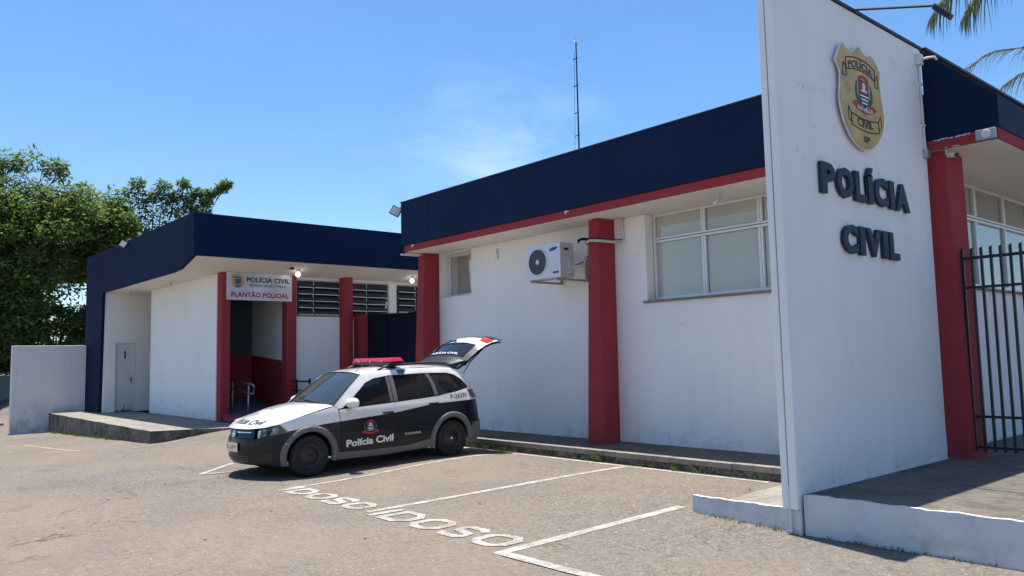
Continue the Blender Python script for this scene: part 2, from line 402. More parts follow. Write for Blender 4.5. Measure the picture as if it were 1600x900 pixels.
Fq = np.array([(j*nx+i, j*nx+i+1, (j+1)*nx+i+1, (j+1)*nx+i) for j in range(len(gy)-1) for i in range(nx-1)])
me = fast_mesh('ground', V, Fq); me.polygons.foreach_set('use_smooth', [True]*len(Fq)); tag(link('ground', me, M['asphalt']), 'worn tan and grey asphalt of the parking yard', kind='structure')

def strip(name, pts, w, label, group=None, z=.004):
    """painted line following the ground through pts"""
    bm = bmesh.new(); L = []
    for (a, b) in zip(pts, pts[1:]):
        a, b = Vector(a), Vector(b); n = max(2, int((b-a).length/.15))
        for i in range(n+(b == Vector(pts[-1]))): L.append(a.lerp(b, i/n))
    L2 = []
    for i, p in enumerate(L):
        d = (L[min(i+1, len(L)-1)]-L[max(i-1, 0)]).normalized(); n = Vector((-d.y, d.x)); ww = w/2*(1+.06*math.sin(i*1.7)+.05*math.sin(i*.6))
        r = [p-n*ww, p-n*ww*.33, p+n*ww*.33, p+n*ww]
        L2.append([bm.verts.new((q.x, q.y, gh(q.x, q.y)+z)) for q in r])
    for a, b in zip(L2, L2[1:]):
        for k in range(3): bm.faces.new((a[k], b[k], b[k+1], a[k+1]))
    bmesh.ops.recalc_face_normals(bm, faces=bm.faces)
    return tag(put(name, bm, M['paint']), label, 'road marking', group)
GB = 'white lines of the parking bays'
strip('painted_line', [(-12.9, 8.84), (-5.5, 8.90)], .10, 'long white bay line running below the dark kerb', GB)
strip('painted_line', [(-10.30, 8.79), (-9.72, 4.52)], .085, 'white bay line beside the right flank of the police car', GB)
strip('painted_line', [(-7.80, 8.83), (-7.56, 4.42)], .10, 'white bay line ending between the two painted words', GB)
strip('painted_line', [(-5.32, 6.92), (-5.16, 4.22)], .12, 'white bay line reaching the chipped end of the low wall', GB)
strip('painted_line', [(-5.10, 4.27), (-3.2, 4.30)], .11, 'white line running off along the bottom edge of the photo', GB, z=.008)
strip('painted_line', [(-12.9, 5.05), (-11.97, 4.20)], .085, 'short slanted white line in front of the car nose', GB)
strip('painted_line', [(-11.93, 4.23), (-11.72, 5.6)], .07, 'white line passing under the front bumper of the car', GB, z=.008)
strip('painted_line', [(-21.6, 3.55), (-19.3, 3.72), (-17.6, 3.85)], .07, 'faded white line left of the concrete platform', GB)
strip('painted_line', [(-17.0, 3.95), (-16.85, 4.3), (-17.3, 5.0), (-18.0, 6.1), (-18.05, 6.9)], .07, 'curved faded white line round the platform corner', GB)

def stencil(bm, ch, w, h, t):
    """angular hand-painted capitals as flat strokes"""
    def ring(o, i):
        a = [bm.verts.new((*p, 0)) for p in o]; b = [bm.verts.new((*p, 0)) for p in i]; n = len(a)
        for k in range(n): bm.faces.new((a[k], a[(k+1) % n], b[(k+1) % n], b[k]))
    if ch == 'I': bm.faces.new([bm.verts.new((*p, 0)) for p in ((0, 0), (w, 0), (w, h), (0, h))])
    elif ch == 'O':
        c, d = w*.30, h*.26; ring([(c, 0), (w-c, 0), (w, d), (w, h-d), (w-c, h), (c, h), (0, h-d), (0, d)], [(c+t*.25, t*.85), (w-c-t*.25, t*.85), (w-t, d+t*.2), (w-t, h-d-t*.2), (w-c-t*.25, h-t*.85), (c+t*.25, h-t*.85), (t, h-d-t*.2), (t, d+t*.2)])
    elif ch == 'D':
        c, d = w*.34, h*.28; ring([(0, 0), (w-c, 0), (w, d), (w, h-d), (w-c, h), (0, h)], [(t, t*.85), (w-c-t*.2, t*.85), (w-t, d+t*.2), (w-t, h-d-t*.2), (w-c-t*.2, h-t*.85), (t, h-t*.85)])
    else:
        P = [(w*.98, h*.74), (w*.80, h-t*.45), (w*.24, h-t*.45), (t*.5, h*.76), (w*.20, h*.56), (w*.80, h*.44), (w-t*.5, h*.24), (w*.76, t*.45), (w*.20, t*.45), (w*.02, h*.26)]
        L = []
        for i, q in enumerate(P):
            a = Vector(P[max(i-1, 0)]); b = Vector(P[min(i+1, len(P)-1)]); d = (b-a).normalized(); n = Vector((-d.y, d.x))*t*.47
            L.append([bm.verts.new((q[0]+n.x, q[1]+n.y, 0)), bm.verts.new((q[0]-n.x, q[1]-n.y, 0))])
        for a, b in zip(L, L[1:]): bm.faces.new((a[0], a[1], b[1], b[0]))
def painted_word(x0, widths, y0, h, label, seed):
    root = empty('painted_word', label, 'road marking', (x0, y0, 0), group='words painted in front of the bays')
    x = x0
    for ch, (w, gap) in zip('IDOSO', widths):
        bm = bmesh.new(); stencil(bm, ch, w, h, .104)
        lean = .0
        mapbm(bm, lambda a, b, c: (x+a+lean*b, y0+b, gh(x+a, y0+b)+.006))
        bmesh.ops.recalc_face_normals(bm, faces=bm.faces)
        put('letter', bm, M['paint'], root); x += w+gap
painted_word(-9.70, [(.10, .06), (.42, .06), (.42, .06), (.38, .05), (.40, 0)], 4.37, .37, 'far white painted word IDOSO nearest the police car', 1)
painted_word(-7.44, [(.10, .07), (.46, .06), (.46, .08), (.37, .08), (.45, 0)], 4.33, .44, 'near white painted word IDOSO beside the long bay line', 2)

# ------------------------------------------------------------------ pavements and platforms
def slab_poly(name, pts, z0, z1, mat_top, mat_side, label, rough_edge=.0):
    bm = bmesh.new(); add_prism(bm, pts, lambda x, y: (x, y, z0), lambda x, y: (x, y, z1))
    bmesh.ops.recalc_face_normals(bm, faces=bm.faces)
    o = put(name, bm, [mat_side, mat_top]); 
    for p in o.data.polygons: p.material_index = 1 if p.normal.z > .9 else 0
    return tag(o, label, kind='structure')
# sidewalk below the main facade: jagged kerb face in dark mottled concrete
kp = [(-14.9, 10.9)]+[(x, 9.02+.012*math.sin(x*9)+.01*math.sin(x*23)) for x in np.arange(-14.9, -4.0, .12)]+[(-3.98, 9.0), (-3.98, 10.9)]
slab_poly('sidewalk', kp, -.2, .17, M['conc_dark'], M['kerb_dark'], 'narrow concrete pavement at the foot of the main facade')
kb = bmesh.new()
xs = list(np.arange(-12.2, -4.0, 1.02)); xs[-1] = -3.985
rootk = empty('kerb', 'row of pale kerb stones edging the pavement of the main building', 'kerb', (-8, 9, 0))
for a, b in zip(xs, xs[1:]):
    j = random.uniform(-.006, .006)
    put('kerb_stone', B((a+.006, b-.006, 8.985+j, 9.13, .10, .178+random.uniform(-.002, .003))), M['conc'], rootk, bevel=.008)
# left platform
pp = [(-28.75, 5.36)]+[(x, 5.35+.014*math.sin(x*3)+.008*math.sin(x*11)) for x in np.arange(-28.6, -18.4, .2)]+[(-18.3, 5.36), (-18.02, 6.1), (-17.6, 7.0), (-16.9, 8.0), (-16.9, 14), (-28.75, 14)]
slab_poly('platform', pp, -.6, .2, M['conc'], M['kerb_dark'], 'raised concrete platform with dark mottled front below the left building')
# right platform and its low painted wall
slab_poly('terrace', [(-3.745, 6.603), (8, 6.603), (8, 40), (-3.99, 40), (-3.99, 9.9), (-3.745, 9.9)], -.2, .34, M['conc_dark'], M['kerb_paint'], 'raised dark concrete terrace behind the low white wall')
def jag(x): return .0035*math.sin(x*17)+.003*math.sin(x*41+1)+.002*math.sin(x*7)+.002*math.sin(x*73)
bm = bmesh.new()
X = list(np.arange(-3.72, 7.9, .07)); top = [.352+jag(x) for x in X]
for i in range(len(X)-1):
    a, b = X[i], X[i+1]
    hexa(bm, [(a, 6.56, -.3), (b, 6.56, -.3), (b, 6.602, -.3), (a, 6.602, -.3)], [(a, 6.56, top[i]), (b, 6.56, top[i+1]), (b, 6.602, top[i+1]), (a, 6.602, top[i])])
bmesh.ops.remove_doubles(bm, verts=bm.verts, dist=.0005)
tag(put('low_wall', bm, M['kerb_paint']), 'low white painted retaining wall with ragged top at lower right', 'low wall')
bm = bmesh.new(); X = list(np.linspace(-5.08, -3.903, 20))
for i in range(19):
    a, b = X[i], X[i+1]; za = lerp(.165, .205, i/19)+jag(a)*.8; zb = lerp(.165, .205, (i+1)/19)+jag(b)*.8; ya = lerp(6.78, 6.60, i/19); yb = lerp(6.78, 6.60, (i+1)/19)
    hexa(bm, [(a, ya, -.2), (b, yb, -.2), (b, yb+.045, -.2), (a, ya+.045, -.2)], [(a, ya, za), (b, yb, zb), (b, yb+.045, zb), (a, ya+.045, za)])
bmesh.ops.remove_doubles(bm, verts=bm.verts, dist=.0005)
ew = tag(put('kerb_wall', bm, M['kerb_paint']), 'short low kerb wall with chipped white paint left of the sign wall', 'kerb')
bm = bmesh.new()   # sloping fill behind the short kerb wall
fp = [(-5.06, 6.828, .150), (-3.903, 6.648, .19), (-3.903, 8.98, .12), (-5.2, 8.98, .02), (-5.26, 8.3, .008), (-5.17, 7.5, .008)]
hexa(bm, [(x, y, -.1) for x, y, z in fp], fp); bmesh.ops.triangulate(bm, faces=bm.faces[:])
tag(put('ramp', bm, M['conc']), 'small sloping concrete fill between kerb wall and pavement', kind='structure')

# ------------------------------------------------------------------ main building
mb = empty('main_building', 'single storey white police building with navy fascia and maroon columns', 'building', (-9.2, 10.2, .17))
def wall_xz(x0, x1, z0, z1, y0, y1, holes):
    """wall across X with rectangular holes (x0,x1,z0,z1)"""
    bm = bmesh.new(); xs = sorted({x0, x1, *[h[0] for h in holes], *[h[1] for h in holes]})
    for a, b in zip(xs, xs[1:]):
        hs_ = sorted([h for h in holes if h[0] <= a+1e-6 and h[1] >= b-1e-6], key=lambda h: h[2]); z = z0
        for h in hs_:
            if h[2] > z: add_box(bm, a, b, y0, y1, z, h[2])
            z = h[3]
        if z < z1-1e-4: add_box(bm, a, b, y0, y1, z, z1)
    bmesh.ops.remove_doubles(bm, verts=bm.verts, dist=1e-4)
    # drop internal faces
    seen = {}
    for f in list(bm.faces):
        k = tuple(sorted(v.index for v in f.verts))
    return bm
def swapxy(bm):
    for v in bm.verts: v.co.x, v.co.y = v.co.y, v.co.x
    bmesh.ops.reverse_faces(bm, faces=bm.faces); return bm
put('front_wall', wall_xz(-14.6, -4.1, 0, 3.95, 10.2, 10.46, [(-8.38, -5.20, 2.5, 3.95), (-14.2, -13.1, 2.97, 3.93)]), M['white'], mb)
put('side_wall', swapxy(wall_xz(10.46, 26, 0, 3.95, -4.36, -4.1, [(11.2, 17.2, 2.45, 3.95)])), M['white'], mb)
put('side_wall', B((-14.6, -14.36, 10.46, 26, 0, 3.95)), M['white'], mb)
put('rear_wall', B((-14.36, -4.36, 25.76, 26, 0, 3.95)), M['white'], mb)
put('soffit', B((-14.37, -3.89, 9.39, 9.95, 3.955, 4.04), (-14.37, -3.76, 9.951, 26.4, 3.955, 4.04), (-3.76, -3.0, 9.87, 26.4, 3.955, 4.04)), M['soffit'], mb)
put('red_trim', B((-14.38, -3.89, 9.368, 9.388, 3.95, 4.085)), M['red'], mb)
put('red_trim', B((-3.74, -3.0, 9.85, 9.87, 3.95, 4.075)), M['red'], mb)
put('red_trim', B((-2.998, -2.978, 9.85, 26.4, 3.95, 4.075)), M['red'], mb)
# fascia: sheet panels with open joints
xj = [-14.46, -13.42, -10.4, -7.3, -3.89]
for a, b in zip(xj, xj[1:]):
    put('fascia_panel', B((a+(.004 if a > -13.5 and a < -13.3 else .0008), b-(.004 if b < -13.3 else .0008), 9.34, 9.37, 4.09, 5.04)), M['navy'], mb)
put('flashing', B((-14.48, -3.89, 9.325, 9.50, 5.04, 5.062)), M['black_metal'], mb)
put('end_fascia_panel', B((-14.475, -14.45, 9.36, 26.4, 3.93, 5.04), (-14.45, -14.385, 9.372, 9.40, 3.93, 4.085)), M['navy'], mb)
put('end_soffit', B((-14.62, -14.385, 9.42, 10.19, 3.915, 3.945)), M['soffit'], mb)
for y0, y1 in ((9.88, 14), (14, 18.2), (18.2, 26.4)):
    put('side_fascia_panel', B((-2.99, -2.965, y0+.001, y1-.001, 4.078, 4.455)), M['navy'], mb)
    bm = bmesh.new(); add_prism(bm, [(-2.97, 4.457), (-3.75, 5.205), (-3.80, 5.19), (-2.99, 4.42)], lambda x, z: (x, y0, z), lambda x, z: (x, y1, z)); put('lean_to_roof', bm, M['navy'], mb)
bm = bmesh.new(); add_prism(bm, [(-3.745, 4.078), (-2.965, 4.078), (-2.965, 4.455), (-3.745, 5.195)], lambda x, z: (x, 9.853, z), lambda x, z: (x, 9.878, z)); put('gable_panel', bm, M['navy'], mb)
bm = bmesh.new(); add_prism(bm, [(-3.70, 5.218), (-3.86, 5.218), (-3.86, 5.25), (-3.70, 5.25)], lambda x, z: (x, 9.9, z), lambda x, z: (x, 26.4, z)); put('flashing', bm, M['black_metal'], mb)
put('roof', B((-14.4, -3.8, 9.5, 26.3, 4.55, 4.7)), M['conc'], mb)
def column(xa, xb, ya, yb, z0, z1, tax=.0, tay=.18, nm='column', par=mb, mat=None):
    bm = bmesh.new(); hexa(bm, [(xa, ya, z0), (xb, ya, z0), (xb, yb, z0), (xa, yb, z0)], [(xa-.03, ya+tay, z1), (xb-tax, ya+tay, z1), (xb-tax, yb, z1), (xa-.03, yb, z1)])
    return put(nm, bm, mat or M['red'], par, bevel=.012)
def buttress(dx):
    bm = bmesh.new(); hexa(bm, [(-9.28+dx, 9.62, .165), (-8.93+dx, 9.62, .165), (-9.07+dx, 10.196, .165), (-9.24+dx, 10.196, .165)],
         [(-9.31+dx, 9.82, 3.95), (-9.08+dx, 9.82, 3.95), (-9.05+dx, 10.196, 3.95), (-9.28+dx, 10.196, 3.95)]); put('column', bm, M['red'], mb, bevel=.012)
buttress(0); buttress(-5.2)
column(-3.80, -3.535, 9.97, 10.45, .33, 3.95, .04, -.06)
def window(par, horiz, a0, a1, z0, z1, depth, mull, trans, fr=.045, opening=None):
    """aluminium window; a = X for the front wall, Y for the side wall; depth = plane of the glass"""
    def bx(u0, u1, d0, d1, z0_, z1_): return (u0, u1, d0, d1, z0_, z1_) if horiz else (-d1, -d0, u0, u1, z0_, z1_)
    d = depth; root = None
    bm = B(bx(a0, a1, d, d+.06, z0, z0+fr), bx(a0, a1, d, d+.06, z1-fr, z1), bx(a0, a0+fr, d, d+.06, z0+fr, z1-fr), bx(a1-fr, a1, d, d+.06, z0+fr, z1-fr))
    w = put('window', bm, M['alu'], par, bevel=.004)
    xs = [a0+fr]+list(mull)+[a1-fr]
    for t in trans:
        put('transom', B(bx(a0+fr, a1-fr, d-.004, d+.05, t-.02, t+.018), bx(a0+fr, a1-fr, d-.004, d+.05, t+.03, t+.06)), M['alu'], w, bevel=.003)
    zs = [z0+fr]+[t for t in trans]+[z1-fr]
    for m_ in mull: 
        for k, (za, zb) in enumerate(zip(zs, zs[1:])):
            za2 = za+.062 if k else za; zb2 = zb-.022 if k < len(zs)-2 else zb
            put('mullion', B(bx(m_-.038, m_-.003, d-.002, d+.05, za2, zb2), bx(m_+.003, m_+.038, d-.002, d+.05, za2, zb2)), M['alu'], w, bevel=.003)
    for k, (za, zb) in enumerate(zip(zs, zs[1:])):
        za2 = za+.062 if k else za; zb2 = zb-.022 if k < len(zs)-2 else zb
        for i, (xa, xb) in enumerate(zip(xs, xs[1:])):
            xa2 = xa+(.04 if i else .0); xb2 = xb-(.04 if i < len(xs)-2 else .0)
            put('pane', B(bx(xa2, xb2, d+.028, d+.034, za2, zb2)), M['pane'], w)
            put('blind', B(bx(xa2, xb2, d+.055+.003*i, d+.057+.003*i, za2, zb2)), M['blind'], w)
    return w
window(mb, True, -8.36, -5.22, 2.52, 3.95, 10.38, [-7.36, -6.35], [3.49])
put('window_sill', B((-8.44, -5.15, 10.15, 10.38, 2.465, 2.50)), M['conc'], mb, bevel=.004)
window(mb, True, -14.18, -13.12, 2.99, 3.92, 10.40, [], [])
# right side windows sit flush in the wall (X = -4.1, so depth counts along -X)
window(mb, False, 11.25, 17.15, 2.47, 3.95, 4.14, [12.46, 13.65, 14.85, 16.0], [3.44])
put('window_sill', B((-4.13, -4.05, 11.15, 17.2, 2.42, 2.455)), M['conc'], mb, bevel=.004)
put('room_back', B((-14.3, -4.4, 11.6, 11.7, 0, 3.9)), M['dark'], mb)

# ------------------------------------------------------------------ tall sign wall
sw = empty('sign_wall', 'tall white freestanding wall carrying the badge and POLÍCIA CIVIL letters', 'wall', (-3.85, 6.6, 0))
bm = bmesh.new()
hexa(bm, [(-3.975, 6.42, -.1), (-3.75, 6.42, -.1), (-3.75, 9.84, -.1), (-3.975, 9.84, -.1)], [(-3.975, 6.42, 5.21), (-3.75, 6.42, 5.21), (-3.75, 9.84, 5.21), (-3.975, 9.84, 5.21)])
bm.free()
put('wall_slab', B((-3.885, -3.75, 6.56, 9.84, .0, 5.21)), M['white'], sw, bevel=.006)
# moulded end strip with a recessed joint
put('end_post', B((-3.895, -3.832, 6.50, 6.557, .22, 5.21)), M['white'], sw, bevel=.006)
put('end_post', B((-3.820, -3.742, 6.50, 6.557, .22, 5.21)), M['white'], sw, bevel=.006)
put('base_block', B((-3.90, -3.735, 6.535, 6.558, -.1, .215)), M['kerb_paint'], sw, bevel=.004)
put('coping', B((-3.905, -3.73, 6.48, 9.86, 5.215, 5.245)), M['black_metal'], sw)
bm = bmesh.new(); add_tube(bm, [(-3.826, 6.515, .02), (-3.826, 6.505, .42)], .010, 8); put('drain_pipe', bm, M['plastic_white'], sw)

def slabpt(y, z, off): return (-3.75+off, y, z)
def wall_letters(txt, y0, z0, h, widths, gap, label):
    root = empty('raised_lettering', label, 'sign', (-3.75, y0, z0), group='navy letters on the sign wall')
    y = y0
    for ch, w in zip(txt, widths):
        bm = glyph_fit(ch, w, h, .052); extrude_flat(bm, .038)
        mapbm(bm, lambda a, b, c: (-3.742+c, y+a, z0+b)); bmesh.ops.recalc_face_normals(bm, faces=bm.faces)
        put('letter', bm, M['letter_navy'], root); y += w+gap
wall_letters('POLÍCIA', 7.19, 3.135, .31, [.27, .33, .235, .11, .31, .11, .335], .045, 'navy raised letters POLÍCIA below the golden badge')
wall_letters('CIVIL', 7.56, 2.575, .295, [.31, .11, .33, .11, .235], .042, 'navy raised letters CIVIL on the lower line of the wall')

# badge
bd = empty('badge', 'golden shield badge with red, green and black crest on the sign wall', 'badge', (-3.72, 8.1, 4.2))
def smooth_loop(p, n=4):
    out = []; N = len(p)
    for i in range(N):
        a, b, c, d = [Vector(p[(i+k) % N]) for k in (-1, 0, 1, 2)]
        for j in range(n):
            t = j/n; out.append(.5*((2*b)+(-a+c)*t+(2*a-5*b+4*c-d)*t*t+(-a+3*b-3*c+d)*t**3))
    return out
OUT = [(7.745, 4.77), (7.80, 4.735), (7.87, 4.715), (7.95, 4.725), (8.03, 4.765), (8.109, 4.814), (8.15, 4.775), (8.22, 4.745), (8.30, 4.745), (8.38, 4.776), (8.48, 4.72), (8.580, 4.627), (8.553, 4.516), (8.572, 4.330), (8.60, 4.23), (8.618, 4.12), (8.60, 4.02), (8.54, 3.92), (8.42, 3.80), (8.28, 3.72), (8.12, 3.685), (7.968, 3.715), (7.82, 3.79), (7.70, 3.93), (7.64, 4.06), (7.625, 4.183), (7.66, 4.33), (7.668, 4.43), (7.64, 4.50), (7.581, 4.556), (7.66, 4.67)]
bm = bmesh.new(); add_prism(bm, OUT, lambda y, z: (-3.715, y, z), lambda y, z: (-3.697, y, z)); put('plate', bm, M['edge_white'], bd)
cy, cz = 8.1, 4.24
bm = bmesh.new(); add_prism(bm, [(cy+(y-cy)*.975, cz+(z-cz)*.98) for y, z in OUT], lambda y, z: (-3.697, y, z), lambda y, z: (-3.690, y, z)); put('face_plate', bm, M['gold'], bd)
def decal(name, pts, mat, x, par=bd, hole=None):
    bm = bmesh.new(); add_prism(bm, pts, lambda y, z: (x, y, z), lambda y, z: (x+.002, y, z)); return put(name, bm, mat, par)
def outline(name, pts, mat, x, w=.010, par=bd):
    bm = bmesh.new(); P = [(x, *p) for p in pts]; P.append(P[0])
    for a, b in zip(P, P[1:]): add_tube(bm, [a, b], w/2, 4)
    return put(name, bm, mat, par)
def arc_band(y0, y1, zc, rise, h, n=10):
    t = [i/n for i in range(n+1)]
    up = [(lerp(y0, y1, k), zc+h/2+rise*math.sin(math.pi*k)) for k in t]; lo = [(lerp(y0, y1, k), zc-h/2+rise*math.sin(math.pi*k)) for k in t]
    return up+lo[::-1]
pb = arc_band(7.785, 8.425, 4.555, .05, .125); outline('banner', pb, M['ink'], -3.688, .012)
outline('banner_tail', [(7.785, 4.50), (7.73, 4.56), (7.70, 4.42), (7.79, 4.42)], M['ink'], -3.688, .009)
outline('banner_tail', [(8.43, 4.50), (8.49, 4.57), (8.50, 4.42), (8.43, 4.43)], M['ink'], -3.688, .009)
def arc_text(txt, y0, y1, z, rise, h, mat, par, x, bold=.03, full=True):
    bm = text_bm(txt, y1-y0, h, bold); w = y1-y0
    mapbm(bm, lambda a, b, c: (x, y0+a, z+b+rise*math.sin(math.pi*min(1, max(0, a/w))))); bmesh.ops.recalc_face_normals(bm, faces=bm.faces)
    return put('lettering', bm, mat, par)
arc_text('POLÍCIA', 7.835, 8.375, 4.515, .045, .078, M['ink'], bd, -3.686, .018)
cb = arc_band(7.845, 8.455, 3.985, -.03, .125); outline('banner', cb, M['ink'], -3.688, .012)
outline('banner_tail', [(7.845, 4.04), (7.79, 4.11), (7.78, 3.98), (7.84, 3.95)], M['ink'], -3.688, .009)
outline('banner_tail', [(8.455, 4.04), (8.51, 4.12), (8.53, 4.0), (8.46, 3.95)], M['ink'], -3.688, .009)
arc_text('CIVIL', 7.975, 8.325, 3.945, -.022, .085, M['ink'], bd, -3.686, .018)
arc_text('SP', 8.09, 8.23, 3.775, 0, .062, M['ink'], bd, -3.686, .03)
def crest(par, cy, cz, w, h, fn, world=True):
    """plain heraldic crest drawn as flat pieces; fn maps (a,b,layer) -> world; a,b in -1..1"""
    def piece(name, pts, mat, k):
        bm = bmesh.new(); vs = [bm.verts.new(fn(cy+a*w/2, cz+b*h/2, k)) for a, b in pts]; bm.faces.new(vs); return put(name, bm, mat, par, world=world)
    for s in (-1, 1):
        pts = [(s*.30, -.62), (s*.62, -.55), (s*.86, -.25), (s*.92, .15), (s*.78, .55), (s*.62, .70), (s*.66, .35), (s*.62, -.05), (s*.45, -.35)]
        piece('wreath', pts, M['ink_green'], 1)
    sh = [(-.50, .72), (.50, .72), (.52, .0), (.40, -.45), (.0, -.72), (-.40, -.45), (-.52, .0)]
    piece('shield', sh, M['ink'], 2)
    piece('shield_top', [(-.44, .66), (.44, .66), (.46, .06), (-.46, .06)], M['ink_red'], 3)
    piece('emblem', [(-.34, .18), (-.1, .26), (-.14, .5), (0, .64), (.14, .5), (.1, .26), (.34, .18), (.12, .10), (0, .16), (-.12, .10)], M['ink_white'], 4)
    for i, b in enumerate((-.04, -.22, -.40)):
        ww = .44-.07*i; piece('stripe', [(-ww, b), (ww, b), (ww-.02, b-.085), (-ww+.02, b-.085)], M['ink_white'], 3)
    piece('top_ribbon', [(-.62, .74), (-.4, .92), (0, 1.0), (.4, .92), (.62, .74), (.4, .72), (0, .82), (-.4, .72)], M['ink_red'], 3)
    piece('bottom_ribbon', [(-1.25, -.62), (-.85, -.42), (-.5, -.62), (0, -.74), (.5, -.62), (.85, -.42), (1.25, -.62), (.9, -.80), (.55, -.92), (0, -1.0), (-.55, -.92), (-.9, -.80)], M['ink_red'], 4)
crest(bd, 8.155, 4.29, .44, .42, lambda y, z, k: (-3.690+.0012*k, y, z))
arc_text('SAO PAULO', 7.98, 8.33, 4.118, -.018, .038, M['ink_white'], bd, -3.683, .03)

# conduit on the slab edge
cdt = empty('conduit', 'white plastic conduit with junction boxes on the right edge of the sign wall', 'conduit', (-3.75, 9.75, 4))
bm = bmesh.new(); add_tube(bm, [(-3.735, 9.775, 3.92), (-3.735, 9.74, 5.02)], .013, 8); put('pipe', bm, M['plastic_white'], cdt)
put('box', B((-3.75, -3.69, 9.72, 9.80, 3.86, 3.96)), M['steel'], cdt, bevel=.004)
put('box', B((-3.75, -3.69, 9.68, 9.78, 4.99, 5.12)), M['plastic_white'], cdt, bevel=.004)
bm = bmesh.new(); add_tube(bm, [(-3.70, 9.75, 5.06), (-3.63, 9.79, 5.07), (-3.58, 9.82, 5.07), (-3.56, 9.83, 5.03)], .016, 8); put('elbow', bm, M['plastic_white'], cdt, smooth=True)
for z in (4.25, 4.75): put('clip', B((-3.75, -3.715, 9.735, 9.785, z, z+.02)), M['plastic_white'], cdt)

# spotlight arm on top of the slab
sa = empty('spotlight_arm', 'dark floodlight on a long arm over the top of the sign wall', 'floodlight', (-3.85, 8.15, 5.25))
bm = bmesh.new(); add_tube(bm, [(-3.9, 8.17, 5.25), (-3.75, 8.16, 5.245), (-2.90, 8.11, 4.97)], .014, 8); put('arm', bm, M['black_metal'], sa)
bm = bmesh.new(); hexa(bm, [(-2.93, 8.04, 4.93), (-2.90, 8.04, 4.98), (-2.90, 8.17, 4.98), (-2.93, 8.17, 4.93)], [(-2.80, 8.05, 4.79), (-2.765, 8.05, 4.83), (-2.765, 8.16, 4.83), (-2.80, 8.16, 4.79)]); put('lamp_head', bm, M['black_metal'], sa, bevel=.01)

# ------------------------------------------------------------------ fence right of the slab
fe = empty('fence', 'dark iron bar fence between the maroon corner column and the right edge', 'fence', (-3.5, 10.12, .34))
for z, h in ((2.645, .035), (2.30, .03), (.80, .03), (.45, .03)):
    put('rail', B((-3.64 if z > 2 else -3.52, .5, 10.13, 10.15, z, z+h)), M['black_metal'], fe)
i = 0; x = -3.55
while x < .45:
    bm = bmesh.new(); hexa(bm, [(x, 10.10, .42), (x+.028, 10.10, .42), (x+.028, 10.128, .42), (x, 10.128, .42)], [(x, 10.10, 2.765), (x+.028, 10.10, 2.765), (x+.028, 10.128, 2.79), (x, 10.128, 2.775)])
    put('bar', bm, M['black_metal'], fe); x += .101; i += 1

# ------------------------------------------------------------------ left building
lb = empty('left_building', 'low white building wing with deep navy fascia left of the main block', 'building', (-24, 6.42, .2))
pts = [(-29.15, -.3), (-27.20, -.3), (-27.08, 3.93), (-20.4, 3.93), (-19.86, 3.97), (-18.9, 4.2), (-18.9, 5.235), (-29.15, 5.27)]
for nm, P4 in (('column_panel', [(-29.15, -.3), (-27.24, -.3), (-27.05, 3.93), (-29.15, 3.93)]),
               ('fascia_panel', [(-29.15, 3.932), (-25.30, 3.932), (-25.30, 5.255), (-29.15, 5.27)]),
               ('fascia_panel', [(-25.29, 3.932), (-20.45, 3.932), (-19.86, 3.97), (-18.9, 4.2), (-18.9, 5.235), (-25.29, 5.255)])):
    bm = bmesh.new(); add_prism(bm, P4, lambda x, z: (x, 6.42, z), lambda x, z: (x, 6.50, z)); put(nm, bm, M['navy_wall'], lb)
for ya, yb in ((6.502, 9.6), (9.606, 14.4)):
    put('fascia_panel', B((-18.96, -18.9, ya, yb, 4.2, 5.23)), M['navy_wall'], lb)
put('flashing', B((-29.17, -18.88, 6.40, 6.46, 5.272, 5.285)), M['black_metal'], lb) if False else None
bm = bmesh.new(); add_prism(bm, [(-29.1, 3.935), (-20.5, 3.935), (-19.86, 3.965), (-18.965, 4.195), (-18.965, 4.25), (-29.1, 4.25)], lambda x, z: (x, 6.51, z), lambda x, z: (x, 14.4, z)); put('soffit', bm, M['soffit'], lb)
put('roof', B((-29.0, -18.97, 6.52, 20, 4.9, 5.0)), M['conc'], lb)
put('door_wall', swapxy(wall_xz(6.51, 8.3, .19, 3.935, -27.35, -27.1, [(6.83, 7.43, .19, 2.37)])), M['white'], lb)
put('wing_wall', B((-25.6, -20.16, 7.45, 7.65, .19, 3.934)), M['white'], lb)
put('outer_wall', B((-29.15, -28.95, 6.51, 20, -.3, 4.9), (-28.9, -19.0, 19.8, 20, 0, 4.9)), M['white'], lb)
dr = put('door', B((-27.20, -27.16, 6.86, 7.40, .2, 2.34)), M['door_paint'], lb, bevel=.004)
put('frame', B((-27.20, -27.09, 6.835, 6.858, .2, 2.37), (-27.20, -27.09, 7.402, 7.425, .2, 2.37), (-27.20, -27.09, 6.858, 7.402, 2.342, 2.37)), M['door_paint'], dr)
bm = bmesh.new(); add_tube(bm, [(-27.16, 7.34, 1.22), (-27.11, 7.34, 1.22), (-27.105, 7.25, 1.22)], .014, 8); put('handle', bm, M['steel'], dr)
put('lock_plate', B((-27.16, -27.155, 7.31, 7.37, 1.10, 1.27)), M['steel'], dr)
bm = bmesh.new(); add_lathe(bm, [(.001, 0), (.035, .0), (.035, .004), (.001, .004)], (-27.16, 7.14, 2.07), (1, 0, 0), 12); add_box(bm, -27.16, -27.157, 7.115, 7.165, 1.88, 2.03); put('pictogram', bm, M['ink'], dr)
bm = bmesh.new()
pk = random.Random(3)
for i in range(14):
    y = 6.88+i*.037; h = pk.uniform(.02, .12)+(.22 if i == 7 else 0)
    vs = [bm.verts.new(p) for p in ((-27.157, y-.02, .2), (-27.157, y+.02, .2), (-27.157, y+pk.uniform(-.008, .008), .2+h))]; bm.faces.new(vs)
bmesh.ops.recalc_face_normals(bm, faces=bm.faces); put('rot_stain', bm, M['dark'], dr)
